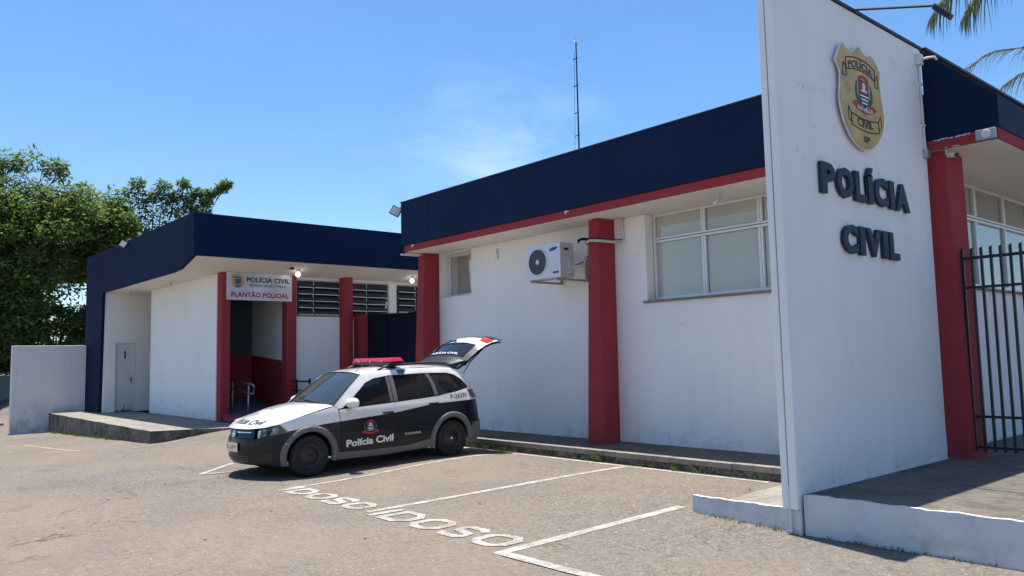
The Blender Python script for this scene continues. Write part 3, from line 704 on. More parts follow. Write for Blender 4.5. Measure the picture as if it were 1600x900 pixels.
# entrance
column(-20.16, -19.88, 7.47, 7.70, .19, 3.96, 0, 0, 'entrance_column', lb)
column(-20.16, -19.88, 9.22, 9.50, .19, 3.96, 0, 0, 'entrance_column', lb)
bm = bmesh.new(); hexa(bm, [(-19.88, 7.52, .1), (-18.1, 7.42, .1), (-18.1, 7.56, .1), (-19.88, 7.70, .1)], [(-19.88, 7.52, .37), (-18.1, 7.42, .24), (-18.1, 7.56, .24), (-19.88, 7.70, .37)]); put('ramp_kerb', bm, M['red'], lb, bevel=.01)
# corridor behind the entrance
bm = bmesh.new(); hexa(bm, [(-22.4, 7.66, 0), (-19.9, 7.66, 0), (-19.9, 9.3, 0), (-22.4, 9.3, 0)], [(-22.4, 7.66, .66), (-19.9, 7.66, .36), (-19.9, 9.3, .36), (-22.4, 9.3, .66)]); put('ramp_floor', bm, M['floor_grey'], lb)
bm = bmesh.new(); hexa(bm, [(-19.9, 7.72, 0), (-17.2, 7.6, 0), (-17.2, 9.3, 0), (-19.9, 9.3, 0)], [(-19.9, 7.72, .355), (-17.2, 7.6, .203), (-17.2, 9.3, .203), (-19.9, 9.3, .355)]); put('ramp_floor', bm, M['floor_grey'], lb)
bm = bmesh.new(); add_prism(bm, [(-22.4, .3), (-20.165, .3), (-20.165, 1.66), (-22.4, 1.87)], lambda x, z: (x, 9.30, z), lambda x, z: (x, 9.5, z)); put('dado', bm, M['red'], lb)
bm = bmesh.new(); add_prism(bm, [(-22.4, 1.871), (-20.165, 1.661), (-20.165, 3.93), (-22.4, 3.93)], lambda x, z: (x, 9.32, z), lambda x, z: (x, 9.5, z)); put('corridor_wall', bm, M['white'], lb)
put('corridor_wall', B((-22.6, -22.4, 7.67, 9.6, 1.9, 3.93)), M['mural'], lb); put('dado', B((-22.6, -22.38, 7.67, 9.6, .2, 1.9)), M['red'], lb)
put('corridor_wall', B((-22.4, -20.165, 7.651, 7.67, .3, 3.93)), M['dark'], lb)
nb = empty('wall_notice', 'faint dark notice with figures on the corridor wall behind the entrance', 'notice', (-22.38, 8.2, 2.6))
for y, z, w, h in ((7.95, 2.95, .35, .09), (7.80, 2.76, .75, .012), (7.80, 2.66, .70, .012), (7.92, 2.38, .08, .13), (7.86, 2.05, .15, .16), (8.55, 2.35, .07, .14)):
    put('figure', B((-22.395, -22.39, y, y+w, z, z+h)), M['ink'], nb)
# louvre wall
put('louver_wall', B((-20.16, -20.0, 9.52, 10.86, .19, 2.87)), M['white'], lb)
put('louver_wall', B((-20.16, -20.0, 11.1, 14.4, .19, 2.80)), M['white'], lb)
put('head_beam', B((-20.16, -20.0, 9.52, 14.4, 3.875, 3.955)), M['soffit'], lb)
put('window_post', B((-20.10, -19.99, 12.46, 12.72, 2.8, 3.88)), M['white'], lb)
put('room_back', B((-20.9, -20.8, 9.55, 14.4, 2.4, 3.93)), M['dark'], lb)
bm = bmesh.new(); add_lathe(bm, [(.185, .19), (.185, 3.985)], (-19.93, 11.02, 0), (0, 0, 1), 28); put('round_column', bm, M['red'], lb, smooth=True)
def louvers(y0, y1, z0, z1, split, n=5):
    w = put('window', B((-20.04, -20.0, y0, y0+.03, z0, z1), (-20.04, -20.0, y1-.03, y1, z0, z1), (-20.04, -20.0, y0+.03, y1-.03, z0, z0+.03), (-20.04, -20.0, y0+.03, y1-.03, z1-.03, z1), *[(-20.04, -19.995, s-.015, s+.015, z0+.03, z1-.03) for s in split]), M['rust_metal'], lb)
    ys = [y0+.03]+list(split)+[y1-.03]
    for a, b in zip(ys, ys[1:]):
        for k in range(n):
            za = lerp(z0+.03, z1-.03, k/n); zb = lerp(z0+.03, z1-.03, (k+1)/n)
            bm = bmesh.new(); hexa(bm, [(-19.955, a+.018, za+.012), (-19.94, a+.018, za+.012), (-19.94, b-.018, za+.012), (-19.955, b-.018, za+.012)], [(-20.035, a+.018, zb-.004), (-20.02, a+.018, zb-.004), (-20.02, b-.018, zb-.004), (-20.035, b-.018, zb-.004)])
            p = put('louver_pane', bm, M['louver_glass'], w)
            put('pane_rail', B((-19.945, -19.93, a+.018, b-.018, za+.004, za+.022)), M['alu'], p)
louvers(9.54, 10.86, 2.88, 3.87, [10.05])
louvers(11.18, 12.45, 2.81, 3.87, [11.72])
louvers(12.73, 14.3, 2.81, 3.87, [13.4])
put('low_red_wall', B((-19.99, -19.36, 11.3, 11.46, .19, 2.94)), M['red'], lb)
# lit soffit lamps
def bulb(x, y, z, label):
    t = empty('bulb_lamp', label, 'lamp', (x, y, z), group='lit bulbs under the left eaves')
    bm = bmesh.new(); add_lathe(bm, [(.001, 0), (.05, 0), (.05, -.03), (.03, -.05), (.001, -.05)], (x, y, z), (0, 0, 1), 14); put('holder', bm, M['plastic_white'], t)
    bm = bmesh.new(); bmesh.ops.create_uvsphere(bm, u_segments=16, v_segments=10, radius=.065, matrix=Matrix.Translation((x, y, z-.12))); put('bulb', bm, M['bulb_on'], t, smooth=True)
    bm = bmesh.new(); add_lathe(bm, [(.024, -.05), (.024, -.075)], (x, y, z), (0, 0, 1), 12); put('neck', bm, M['plastic_white'], t)
bulb(-19.45, 9.33, 4.065, 'lit round bulb right of the entrance sign')
bulb(-19.45, 12.93, 4.065, 'lit round bulb beside the first maroon column of the main building')
bulb_c = empty('security_camera', 'small dark dome camera on the soffit above the entrance sign', 'camera', (-19.4, 9.1, 4.15))
bm = bmesh.new(); add_lathe(bm, [(.001, 0), (.06, 0), (.055, -.03), (.001, -.03)], (-19.4, 9.02, 4.075), (0, 0, 1), 14); put('base', bm, M['plastic_white'], bulb_c)
bm = bmesh.new(); hexa(bm, [(-19.37, 9.06, 4.06), (-19.30, 9.06, 4.06), (-19.30, 9.15, 4.04), (-19.37, 9.15, 4.04)], [(-19.37, 9.06, 4.14), (-19.30, 9.06, 4.14), (-19.30, 9.15, 4.12), (-19.37, 9.15, 4.12)]); put('camera_body', bm, M['black_plastic'], bulb_c, bevel=.01)

# entrance sign
sg = empty('entrance_sign', 'brushed metal sign reading PLANTÃO POLICIAL above the entrance', 'sign', (-19.86, 8.45, 3.6))
put('board', B((-19.872, -19.85, 7.58, 9.35, 3.25, 3.96)), M['sign_metal'], sg, bevel=.003)
def sign_text(txt, y0, y1, z, h, mat, bold):
    bm = text_bm(txt, y1-y0, h, bold); mapbm(bm, lambda a, b, c: (-19.846, y0+a, z+b)); bmesh.ops.recalc_face_normals(bm, faces=bm.faces); put('lettering', bm, mat, sg)
sign_text('POLÍCIA CIVIL', 8.10, 9.28, 3.725, .125, M['ink'], .034)
sign_text('ESTADO DE SÃO PAULO', 8.18, 9.19, 3.61, .062, M['ink'], .012)
sign_text('PLANTÃO POLICIAL', 7.70, 9.26, 3.33, .125, M['ink_red'], .036)
bm = bmesh.new(); SH = [((y-7.58)/1.05*.36+7.69, (z-3.68)/1.13*.37+3.55) for y, z in OUT]
add_prism(bm, SH, lambda y, z: (-19.849, y, z), lambda y, z: (-19.846, y, z)); put('shield', bm, M['gold'], sg)
put('crest_mark', B((-19.846, -19.844, 7.80, 7.95, 3.66, 3.80)), M['ink_blue'], sg); put('crest_mark', B((-19.846, -19.844, 7.79, 7.96, 3.82, 3.85), (-19.846, -19.844, 7.81, 7.94, 3.60, 3.63)), M['ink'], sg)
# handrails
hr = empty('handrail', 'grey tubular handrail inside the entrance', 'handrail', (-20, 8, .3))
bm = bmesh.new(); add_tube(bm, [(-20.75, 8.05, 1.225), (-19.28, 8.05, 1.10), (-19.22, 8.05, 1.06), (-19.22, 8.05, .90), (-19.28, 8.05, .86), (-20.75, 8.05, 1.0)], .021, 10); put('rail', bm, M['steel'], hr, smooth=True)
for x, z in ((-19.55, 1.11), (-20.6, 1.2)):
    bm = bmesh.new(); add_tube(bm, [(x, 8.05, .2), (x, 8.05, z)], .019, 10); put('post', bm, M['steel'], hr, smooth=True)
hb = empty('handrail', 'black handrail stub beside the right entrance column', 'handrail', (-19, 9.35, .3))
put('rail', B((-19.86, -18.84, 9.36, 9.39, 1.11, 1.15)), M['black_metal'], hb); put('rail', B((-19.86, -18.84, 9.36, 9.39, .88, .915)), M['black_metal'], hb)
put('post', B((-19.62, -19.58, 9.355, 9.395, .2, 1.17)), M['black_metal'], hb); put('post', B((-18.88, -18.84, 9.355, 9.395, .2, 1.2)), M['black_metal'], hb)
# blue jug
jg = empty('water_jug', 'light blue plastic water jug behind the car bonnet', 'jug', (-18.6, 9.5, .2))
put('stool', B((-18.75, -18.35, 9.3, 9.95, .2, .9)), M['black_plastic'], jg, bevel=.02)
bm = bmesh.new(); add_lathe(bm, [(.001, .9), (.13, .9), (.14, .95), (.14, 1.1), (.11, 1.2), (.045, 1.25), (.04, 1.28), (.001, 1.28)], (-18.55, 9.46, 0), (0, 0, 1), 20); put('jug_body', bm, M['jug_blue'], jg, smooth=True)
th = empty('helmet', 'small dark pointed object beside the blue jug', 'container', (-18.5, 9.78, .9))
bm = bmesh.new(); add_lathe(bm, [(.001, .905), (.10, .905), (.11, 1.0), (.085, 1.12), (.04, 1.2), (.001, 1.24)], (-18.5, 9.78, 0), (0, 0, 1), 16); put('shell', bm, M['black_plastic'], th, smooth=True)
# gate between the two buildings
gt = empty('gate', 'tall dark navy sheet metal gate between the two buildings', 'gate', (-17, 11.38, .2))
gx0 = [-19.35, -18.35, -17.35, -16.2, -15.0, -14.61]
gzt = [2.93, 2.90, 2.86, 2.92, 2.97, 2.98]
for i in range(5):
    bm = bmesh.new(); dy = .02*(i % 2); hexa(bm, [(gx0[i]+.006, 11.37+dy, .22), (gx0[i+1]-.006, 11.37+dy, .22), (gx0[i+1]-.006, 11.40+dy, .22), (gx0[i]+.006, 11.40+dy, .22)], [(gx0[i]+.006, 11.37+dy, gzt[i]), (gx0[i+1]-.006, 11.37+dy, gzt[i+1]), (gx0[i+1]-.006, 11.40+dy, gzt[i+1]), (gx0[i]+.006, 11.40+dy, gzt[i])])
    put('gate_sheet', bm, M['gate_navy'], gt)
bm = bmesh.new()
for i in range(5): add_tube(bm, [(gx0[i], 11.36, gzt[i]-.02), (gx0[i+1], 11.36, gzt[i+1]-.02)], .02, 6)
put('top_rail', bm, M['black_metal'], gt)

# ------------------------------------------------------------------ left low wall and what lies beyond
lw = bmesh.new(); hexa(lw, [(-29.12, 4.33, -.7), (-28.9, 4.33, -.7), (-28.9, 6.41, -.7), (-29.12, 6.41, -.7)], [(-29.12, 4.33, 2.34), (-28.9, 4.33, 2.34), (-28.9, 6.41, 2.34), (-29.12, 6.41, 2.34)])
tag(put('boundary_wall', lw, M['white_old'], bevel=.01), 'white stained boundary wall joining the left building', 'wall')
tag(put('garden_wall', B((-47.3, -47.0, -6, 9.0, -.9, 1.3)), plaster('green_grey_render', (.16, .19, .17), dirt=(.3, .3, .3), low=-.5, amount=.4)), 'dull green garden wall far behind at the left edge', 'wall')
tag(put('far_pavement', B((-47, -34, -8, 4.9, -.6, -.33)), M['conc']), 'pale concrete pavement strip beyond the boundary wall', kind='structure')

# ------------------------------------------------------------------ small fittings on the main facade
# air conditioner
ac = empty('air_conditioner', 'white outdoor air conditioner unit on brackets on the main facade', 'air conditioner', (-10.05, 9.6, 3.0))
AX0, AX1, AY0, AY1, AZ0, AZ1 = -10.49, -9.62, 9.42, 9.76, 2.98, 3.585
put('housing', B((AX0, AX1, AY0+.012, AY1, AZ0, AZ1)), M['ac_side'], ac, bevel=.012)
put('front_panel', B((AX0-.002, AX1+.002, AY0, AY0+.011, AZ0, AZ1)), M['ac_white'], ac, bevel=.004)
fcx, fcz, fr_ = -10.18, 3.285, .235
bm = bmesh.new(); add_lathe(bm, [(.001, 0), (fr_, 0), (fr_, .004), (.001, .004)], (fcx, AY0-.001, fcz), (0, -1, 0), 40); fan = put('fan_opening', bm, M['black_plastic'], ac)
bm = bmesh.new(); add_lathe(bm, [(fr_-.012, .002), (fr_+.014, .002), (fr_+.01, .016), (fr_-.008, .016), (fr_-.012, .002)], (fcx, AY0, fcz), (0, -1, 0), 40); put('guard_rim', bm, M['ac_white'], fan)
bm = bmesh.new()
for k in range(1, 8): 
    r = k*.03+.012; add_lathe(bm, [(r-.004, .010), (r+.004, .010), (r+.004, .014), (r-.004, .014), (r-.004, .010)], (fcx, AY0, fcz), (0, -1, 0), 32)
for k in range(16):
    t = 2*math.pi*k/16; add_tube(bm, [(fcx+.04*math.cos(t), AY0-.012, fcz+.04*math.sin(t)), (fcx+.23*math.cos(t), AY0-.012, fcz+.23*math.sin(t))], .002, 4)
put('guard_grille', bm, M['grille'], fan)
bm = bmesh.new(); add_lathe(bm, [(.001, .018), (.04, .018), (.045, .008)], (fcx, AY0, fcz), (0, -1, 0), 20); put('hub_cap', bm, M['ac_white'], fan)
bm = bmesh.new(); bmesh.ops.create_circle(bm, cap_ends=True, radius=1, segments=28); mapbm(bm, lambda a, b, c: (-9.79+a*.10, AY0-.003, 3.475+b*.030+a*.012)); put('logo_mark', bm, M['ink_blue'], ac)
bm = text_bm('SAMSUNG', .15, .028, .03); mapbm(bm, lambda a, b, c: (-9.83+a, AY0-.005, 3.475+b+a*.08)); put('lettering', bm, M['ink'], ac)
put('name_plate', B((-9.80, -9.66, AY0-.004, AY0-.001, 3.055, 3.085)), M['black_plastic'], ac)
put('side_grip', B((AX1, AX1+.006, 9.52, 9.62, 3.45, 3.49)), M['black_plastic'], ac)
put('valve_cover', B((AX1, AX1+.05, 9.60, 9.72, 3.03, 3.28)), M['ac_side'], ac, bevel=.01)
for x in (-10.36, -9.72):
    b_ = put('bracket', B((x-.018, x+.018, 9.40, 10.19, 2.935, 2.97), (x-.018, x+.018, 10.15, 10.19, 2.971, 3.38)), M['rust_metal'], ac)
# pipes round the column
pc = empty('refrigerant_pipe', 'insulated white pipe wrapped round the middle maroon column', 'pipe', (-9.1, 9.8, 3.5))
bm = bmesh.new(); add_tube(bm, [(-9.57, 9.66, 3.15), (-9.50, 9.85, 3.2), (-9.45, 9.95, 3.35), (-9.36, 9.86, 3.52), (-9.345, 9.77, 3.56), (-9.2, 9.735, 3.575), (-9.02, 9.735, 3.55), (-8.97, 9.80, 3.545), (-8.93, 10.0, 3.54), (-8.87, 10.14, 3.54)], .024, 8); put('pipe', bm, M['rope'], pc, smooth=True)
bm = bmesh.new(); add_tube(bm, [(-9.55, 9.70, 3.18), (-9.47, 9.90, 3.27), (-9.41, 9.95, 3.42), (-9.37, 9.84, 3.585), (-9.33, 9.75, 3.60), (-9.05, 9.725, 3.60), (-8.96, 9.85, 3.585), (-8.83, 10.13, 3.575)], .009, 8); put('pipe', bm, M['black_plastic'], pc, smooth=True)
bm = bmesh.new(); add_tube(bm, [(-8.84, 10.16, 3.95), (-8.84, 10.16, 3.56)], .018, 8); put('pipe', bm, M['plastic_white'], pc, smooth=True)
el = empty('pipe_stub', 'short bent drain stub on the wall above the air conditioner', 'pipe', (-9.72, 10.2, 3.66))
bm = bmesh.new(); add_tube(bm, [(-9.66, 10.22, 3.69), (-9.66, 10.12, 3.69), (-9.70, 10.04, 3.69), (-9.74, 10.0, 3.66), (-9.74, 10.0, 3.62)], .026, 10); put('elbow', bm, M['black_plastic'], el, smooth=True)
# bare lamp holders
def holder(x, y, z, dx, dz, label, long):
    t = empty('lamp_holder', label, 'lamp', (x, y, z), group='bare lamp holders under the main eaves')
    bm = bmesh.new(); add_lathe(bm, [(.001, 0), (.045, 0), (.045, -.012), (.001, -.012)], (x, y, z), (0, 0, 1), 14); put('rose', bm, M['plastic_white'], t)
    a = Vector((x, y, z-.01)); b = a+Vector((dx, 0, dz)); d = (b-a).normalized()
    bm = bmesh.new(); add_tube(bm, [a, b], .006, 6); put('cord', bm, M['plastic_white'], t)
    bm = bmesh.new(); add_lathe(bm, [(.001, 0), (.022, 0), (.027, .04), (.024, .09), (.001, .09)], b, d, 14); put('socket', bm, M['steel'], t)
    bm = bmesh.new(); add_lathe(bm, [(.02, .09), (.031, .10), (.033, .17), (.02, .20), (.001, .205)], b, d, 14); put('bulb', bm, M['bulb_glass'], t, smooth=True)
holder(-11.66, 9.73, 3.953, 0, -.22, 'bare bulb hanging on a short cord left of the air conditioner', 1)
holder(-6.45, 9.70, 3.953, -.07, -.05, 'tilted bare bulb under the soffit over the large window', 0)
holder(-22.5, 7.08, 3.933, -.05, -.03, 'bare lamp holder on the soffit above the white wing wall', 0)
holder(-25.96, 6.94, 3.933, -.05, -.03, 'bare lamp holder on the soffit above the narrow door', 0)
# floodlights
fl = empty('floodlight', 'square floodlight on the left corner of the navy fascia', 'floodlight', (-14.5, 9.36, 4.95))
def flood(par, c, right, up, w, h, dpt=.05):
    c = Vector(c); r = Vector(right).normalized(); u = Vector(up).normalized(); n = r.cross(u)
    def bx(w_, h_, a, b): 
        bm = bmesh.new(); hexa(bm, [c-r*w_-u*h_+n*a, c+r*w_-u*h_+n*a, c+r*w_+u*h_+n*a, c-r*w_+u*h_+n*a], [c-r*w_-u*h_+n*b, c+r*w_-u*h_+n*b, c+r*w_+u*h_+n*b, c-r*w_+u*h_+n*b]); return bm
    put('case', bx(w/2, h/2, -dpt, 0), M['black_metal'], par, bevel=.006); put('lens', bx(w/2-.018, h/2-.018, .001, .006), M['plastic_white'], par)
# camera right / up axes, tilted as in the photo
cr_, cu_ = R2, U2
flood(fl, (-14.80, 9.42, 4.93), Vector((.55, .62, -.45)), Vector((.28, .38, .80)), .23, .21)
bm = bmesh.new(); add_tube(bm, [(-14.74, 9.44, 4.98), (-14.6, 9.45, 4.99), (-14.46, 9.45, 4.98)], .014, 6); put('bracket', bm, M['steel'], fl)
f2 = empty('floodlight', 'small square floodlight on top of the left building fascia', 'floodlight', (-24.4, 6.35, 5.2))
flood(f2, (-24.4, 6.30, 5.14), (.6, .5, -.35), (.2, .4, .8), .22, .2); bm = bmesh.new(); add_tube(bm, [(-24.2, 6.34, 5.22), (-24.15, 6.45, 5.27)], .014, 6); put('bracket', bm, M['steel'], f2)
f3 = empty('corner_light', 'grey box light set in the maroon trim at the eaves corner', 'lamp', (-3.1, 9.84, 4.0))
put('case', B((-3.20, -2.99, 9.80, 9.848, 3.955, 4.075)), M['steel'], f3, bevel=.006)
bm = bmesh.new(); add_lathe(bm, [(.001, .006), (.045, .006), (.05, 0)], (-3.09, 9.80, 4.015), (0, -1, 0), 20); put('lens', bm, M['plastic_white'], f3)
sc_ = empty('security_camera', 'small white bullet camera beside the maroon corner column', 'camera', (-3.52, 9.9, 3.9))
bm = bmesh.new(); add_tube(bm, [(-3.56, 9.92, 3.95), (-3.56, 9.92, 3.90), (-3.53, 9.90, 3.885)], .014, 8); put('mount', bm, M['plastic_white'], sc_)
bm = bmesh.new(); add_tube(bm, [(-3.545, 9.93, 3.89), (-3.44, 9.88, 3.86)], .030, 14); put('camera_body', bm, M['plastic_white'], sc_)
bm = bmesh.new(); add_tube(bm, [(-3.44, 9.88, 3.86), (-3.43, 9.875, 3.857)], .027, 14); put('lens', bm, M['black_plastic'], sc_)
for x, lab in ((-14.02, 'tiny white bracket on the trim near the left corner of the main eaves'), (-9.36, 'tiny white bracket on the trim above the air conditioner')):
    t = empty('trim_light', lab, 'bracket', (x, 9.36, 4.06), group='small brackets on the maroon trim')
    put('plate', B((x-.04, x+.05, 9.335, 9.366, 4.05, 4.07), (x-.035, x-.015, 9.335, 9.366, 4.02, 4.05)), M['plastic_white'], t)
# antenna mast
am = empty('antenna_mast', 'tall thin antenna mast rising from the roof', 'antenna', (-11.58, 12, 4.7))
bm = bmesh.new(); add_tube(bm, [(-11.58, 12, 4.7), (-11.58, 12, 8.35)], [.021, .014], 8); put('mast', bm, M['black_metal'], am)
bm = bmesh.new(); add_tube(bm, [(-11.70, 11.95, 4.7), (-11.66, 11.97, 6.35), (-11.64, 12, 8.2)], .005, 4); put('cable', bm, M['black_plastic'], am)
for z in (6.35, 6.85, 7.45, 8.05):
    bm = bmesh.new(); add_tube(bm, [(-11.68, 12, z), (-11.55, 12, z)], .012, 5); put('bracket', bm, M['black_metal'], am)
bm = bmesh.new(); add_lathe(bm, [(.001, 0), (.03, .0), (.03, .05), (.001, .05)], (-11.58, 12, 8.36), (0, 0, 1), 10)
for t in range(4): add_tube(bm, [(-11.58, 12, 8.40), (-11.58+.06*math.cos(t*1.57), 12+.06*math.sin(t*1.57), 8.47)], .005, 4)
add_tube(bm, [(-11.58, 12, 8.4), (-11.58, 12, 8.56)], .005, 4); put('tip', bm, M['steel'], am)
bm = bmesh.new(); add_tube(bm, [(-17.02, 12, 4.8), (-16.95, 12, 5.5), (-16.88, 12, 6.0)], .009, 5)
tag(put('wire_aerial', bm, M['black_metal']), 'thin wire aerial leaning above the left end of the fascia', 'antenna')

# ------------------------------------------------------------------ police car
car = empty('police_car', 'black and white police station wagon with red light bar and open tailgate', 'car', (-11.3, 6.475, .025))
car.rotation_euler = (0, .02, -math.pi/2)
PL = [(-.79, 0), (-.772, .18), (-.695, .40), (-.585, .58), (-.46, .715), (-.33, .797), (-.1, .838), (.4, .848), (1.2, .85), (2.0, .85), (2.5, .842), (2.8, .825), (3.02, .775), (3.16, .69), (3.25, .52), (3.285, .25), (3.29, 0)]
_d = []
for i in range(len(PL)-1):
    a, b, c, d = [Vector(PL[max(0, min(len(PL)-1, i+k))]) for k in (-1, 0, 1, 2)]
    if i == 0: a = Vector((PL[1][0], -PL[1][1]))
    for j in range(12):
        t = j/12; _d.append(.5*((2*b)+(-a+c)*t+(2*a-5*b+4*c-d)*t*t+(-a+3*b-3*c+d)*t**3))
_d.append(Vector(PL[-1])); _u = [0]
for a, b in zip(_d, _d[1:]): _u.append(_u[-1]+(b-a).length)
_U = np.array(_u); _DS = np.array([v.x for v in _d]); _DY = np.array([v.y for v in _d])
def us(s): return float(np.interp(s, _DS, _U))
def uy(y): k = 60; return float(np.interp(y, _DY[:k], _U[:k]))
INS = [(.15, .07), (.25, .03), (.42, .004), (.60, 0), (.75, .008), (.88, .03), (.95, .052), (1.0, .066), (1.2, .138), (1.40, .235), (1.47, .29)]
def inset(u, z):
    s = float(np.interp(abs(u), _U, _DS)); b = tab(INS, z)
    w = 1-sm((s+.80)/.42); b = b*(1-w)+w*(tab([(.15, .10), (.30, .02), (.45, 0), (.56, .012), (.70, .05), (.80, .10), (1.0, .25)], z))
    wr = sm((s-2.95)/.2); b = b*(1-wr)+wr*tab([(.2, .06), (.35, 0), (.6, .01), (.9, .05), (1.1, .13), (1.45, .32)], z)
    return b
def surf(u, z, off=0.0, side=1):
    """point on the car's skin: u = length along the body's plan outline from the nose, z = height -> local x (forward), y, z"""
    if u < 0: side, u = -side, -u
    s = float(np.interp(u, _U, _DS)); y = float(np.interp(u, _U, _DY))
    s2 = float(np.interp(u+.01, _U, _DS)); y2 = float(np.interp(u+.01, _U, _DY)); s1 = float(np.interp(max(u-.01, -.01), _U, _DS)); y1 = float(np.interp(max(u-.01, 0), _U, _DY))
    t = Vector((s2-s1, y2-y1)).normalized(); n = Vector((-t.y, t.x))   # outward
    k = inset(u, z)-off
    s -= n.x*k; y -= n.y*k
    return Vector((1.245-s, side*y, z))
def skin_put(name, bm, mats, parent, base, ev, off, side):
    bm.verts.index_update(); idx = {v.index: base[v] for v in base}; idx.update({ev[v].index: base[v] for v in ev}); smooth = any(f.smooth for f in bm.faces)
    o = put(name, bm, mats, parent, world=False)
    N = []
    for i in range(len(o.data.vertices)):
        u, z = idx[i]; e = .012; a = surf(u+e, z, off, side)-surf(u-e, z, off, side); b = surf(u, z+e, off, side)-surf(u, z-e, off, side); n = a.cross(b).normalized()
        p = surf(u, z, off, side); c = Vector((p.x*.35 if abs(p.y) < .6 or abs(p.x) > 1.9 else 0, p.y, 0))
        N.append(-n if n.dot(c) < 0 else n)
    o.data.normals_split_custom_set_from_vertices(N)
    for p in o.data.polygons:
        if not p.use_smooth: continue
        if p.normal.dot(N[p.vertices[0]]) < 0: p.flip()
    return o
def skin(name, poly, mats, side=1, off=0.0, th=.025, split=None, step=.07, parent=car, smooth=True):
    """panel cut from a polygon in (u, z), bent onto the body; split = polyline in (u,z): faces below it take the 2nd material"""
    bm = bmesh.new(); vs = [bm.verts.new((p[0], p[1], 0)) for p in poly]; bm.faces.new(vs)
    bmesh.ops.triangulate(bm, faces=bm.faces[:])
    u0 = min(p[0] for p in poly); u1 = max(p[0] for p in poly); z0 = min(p[1] for p in poly); z1 = max(p[1] for p in poly)
    def cut(co, no): bmesh.ops.bisect_plane(bm, geom=bm.verts[:]+bm.edges[:]+bm.faces[:], plane_co=co, plane_no=no, dist=1e-5)
    u = math.ceil(u0/step)*step
    while u < u1: cut((u, 0, 0), (1, 0, 0)); u += step
    z = math.ceil(z0/step)*step
    while z < z1: cut((0, z, 0), (0, 1, 0)); z += step
    if split:
        for a, b in zip(split, split[1:]):
            fs = [f for f in bm.faces if min(v.co.x for v in f.verts) < b[0]-1e-5 and max(v.co.x for v in f.verts) > a[0]+1e-5]
            g = set(fs)
            for f in fs: g.update(f.verts); g.update(f.edges)
            bmesh.ops.bisect_plane(bm, geom=list(g), plane_co=(a[0], a[1], 0), plane_no=(-(b[1]-a[1]), b[0]-a[0], 0), dist=1e-5)
        for f in bm.faces:
            c = f.calc_center_median(); f.material_index = 1 if c.y < tab(split, c.x) else 0
    if smooth:
        for f in bm.faces: f.smooth = True
    edge = [e for e in bm.edges if e.is_boundary]
    ev = {}
    base = {v: (v.co.x, v.co.y) for v in bm.verts}
    for v in bm.verts: v.co = surf(*base[v], off, side)
    def inner(v):
        if v not in ev: ev[v] = bm.verts.new(surf(*base[v], off-th, side))
        return ev[v]
    for e in edge:
        f0 = e.link_faces[0]; a, b = e.verts
        f = bm.faces.new((a, b, inner(b), inner(a))); f.material_index = f0.material_index
    if side < 0 or True: bmesh.ops.recalc_face_normals(bm, faces=bm.faces)
    # open sheet: make its outer faces look outwards
    tst = max(bm.faces, key=lambda f: f.calc_area() if f.smooth else 0); c = tst.calc_center_median()
    outv = Vector((c.x*.15, c.y, 0)) if abs(c.y) > .45 else Vector((c.x, c.y*.3, 0))
    if tst.normal.dot(outv) < 0: bmesh.ops.reverse_faces(bm, faces=bm.faces)
    return skin_put(name, bm, mats, parent, base, ev, off, side)
def arcp(cs, r, a0, a1, n=18): return [(us(cs+r*math.cos(math.radians(lerp(a0, a1, i/n)))), .29+r*math.sin(math.radians(lerp(a0, a1, i/n)))) for i in range(n+1)]
U = lambda pts: [(us(s), z) for s, z in pts]
SPL = U([(-.9, .60), (-.34, .655), (-.31, .665), (.21, .72), (1.42, .79), (2.08, .86), (2.31, .872), (3.28, .89)])
cw, cb_, gp = M['car_white'], M['car_black'], M['grey_plastic']
RW = .37
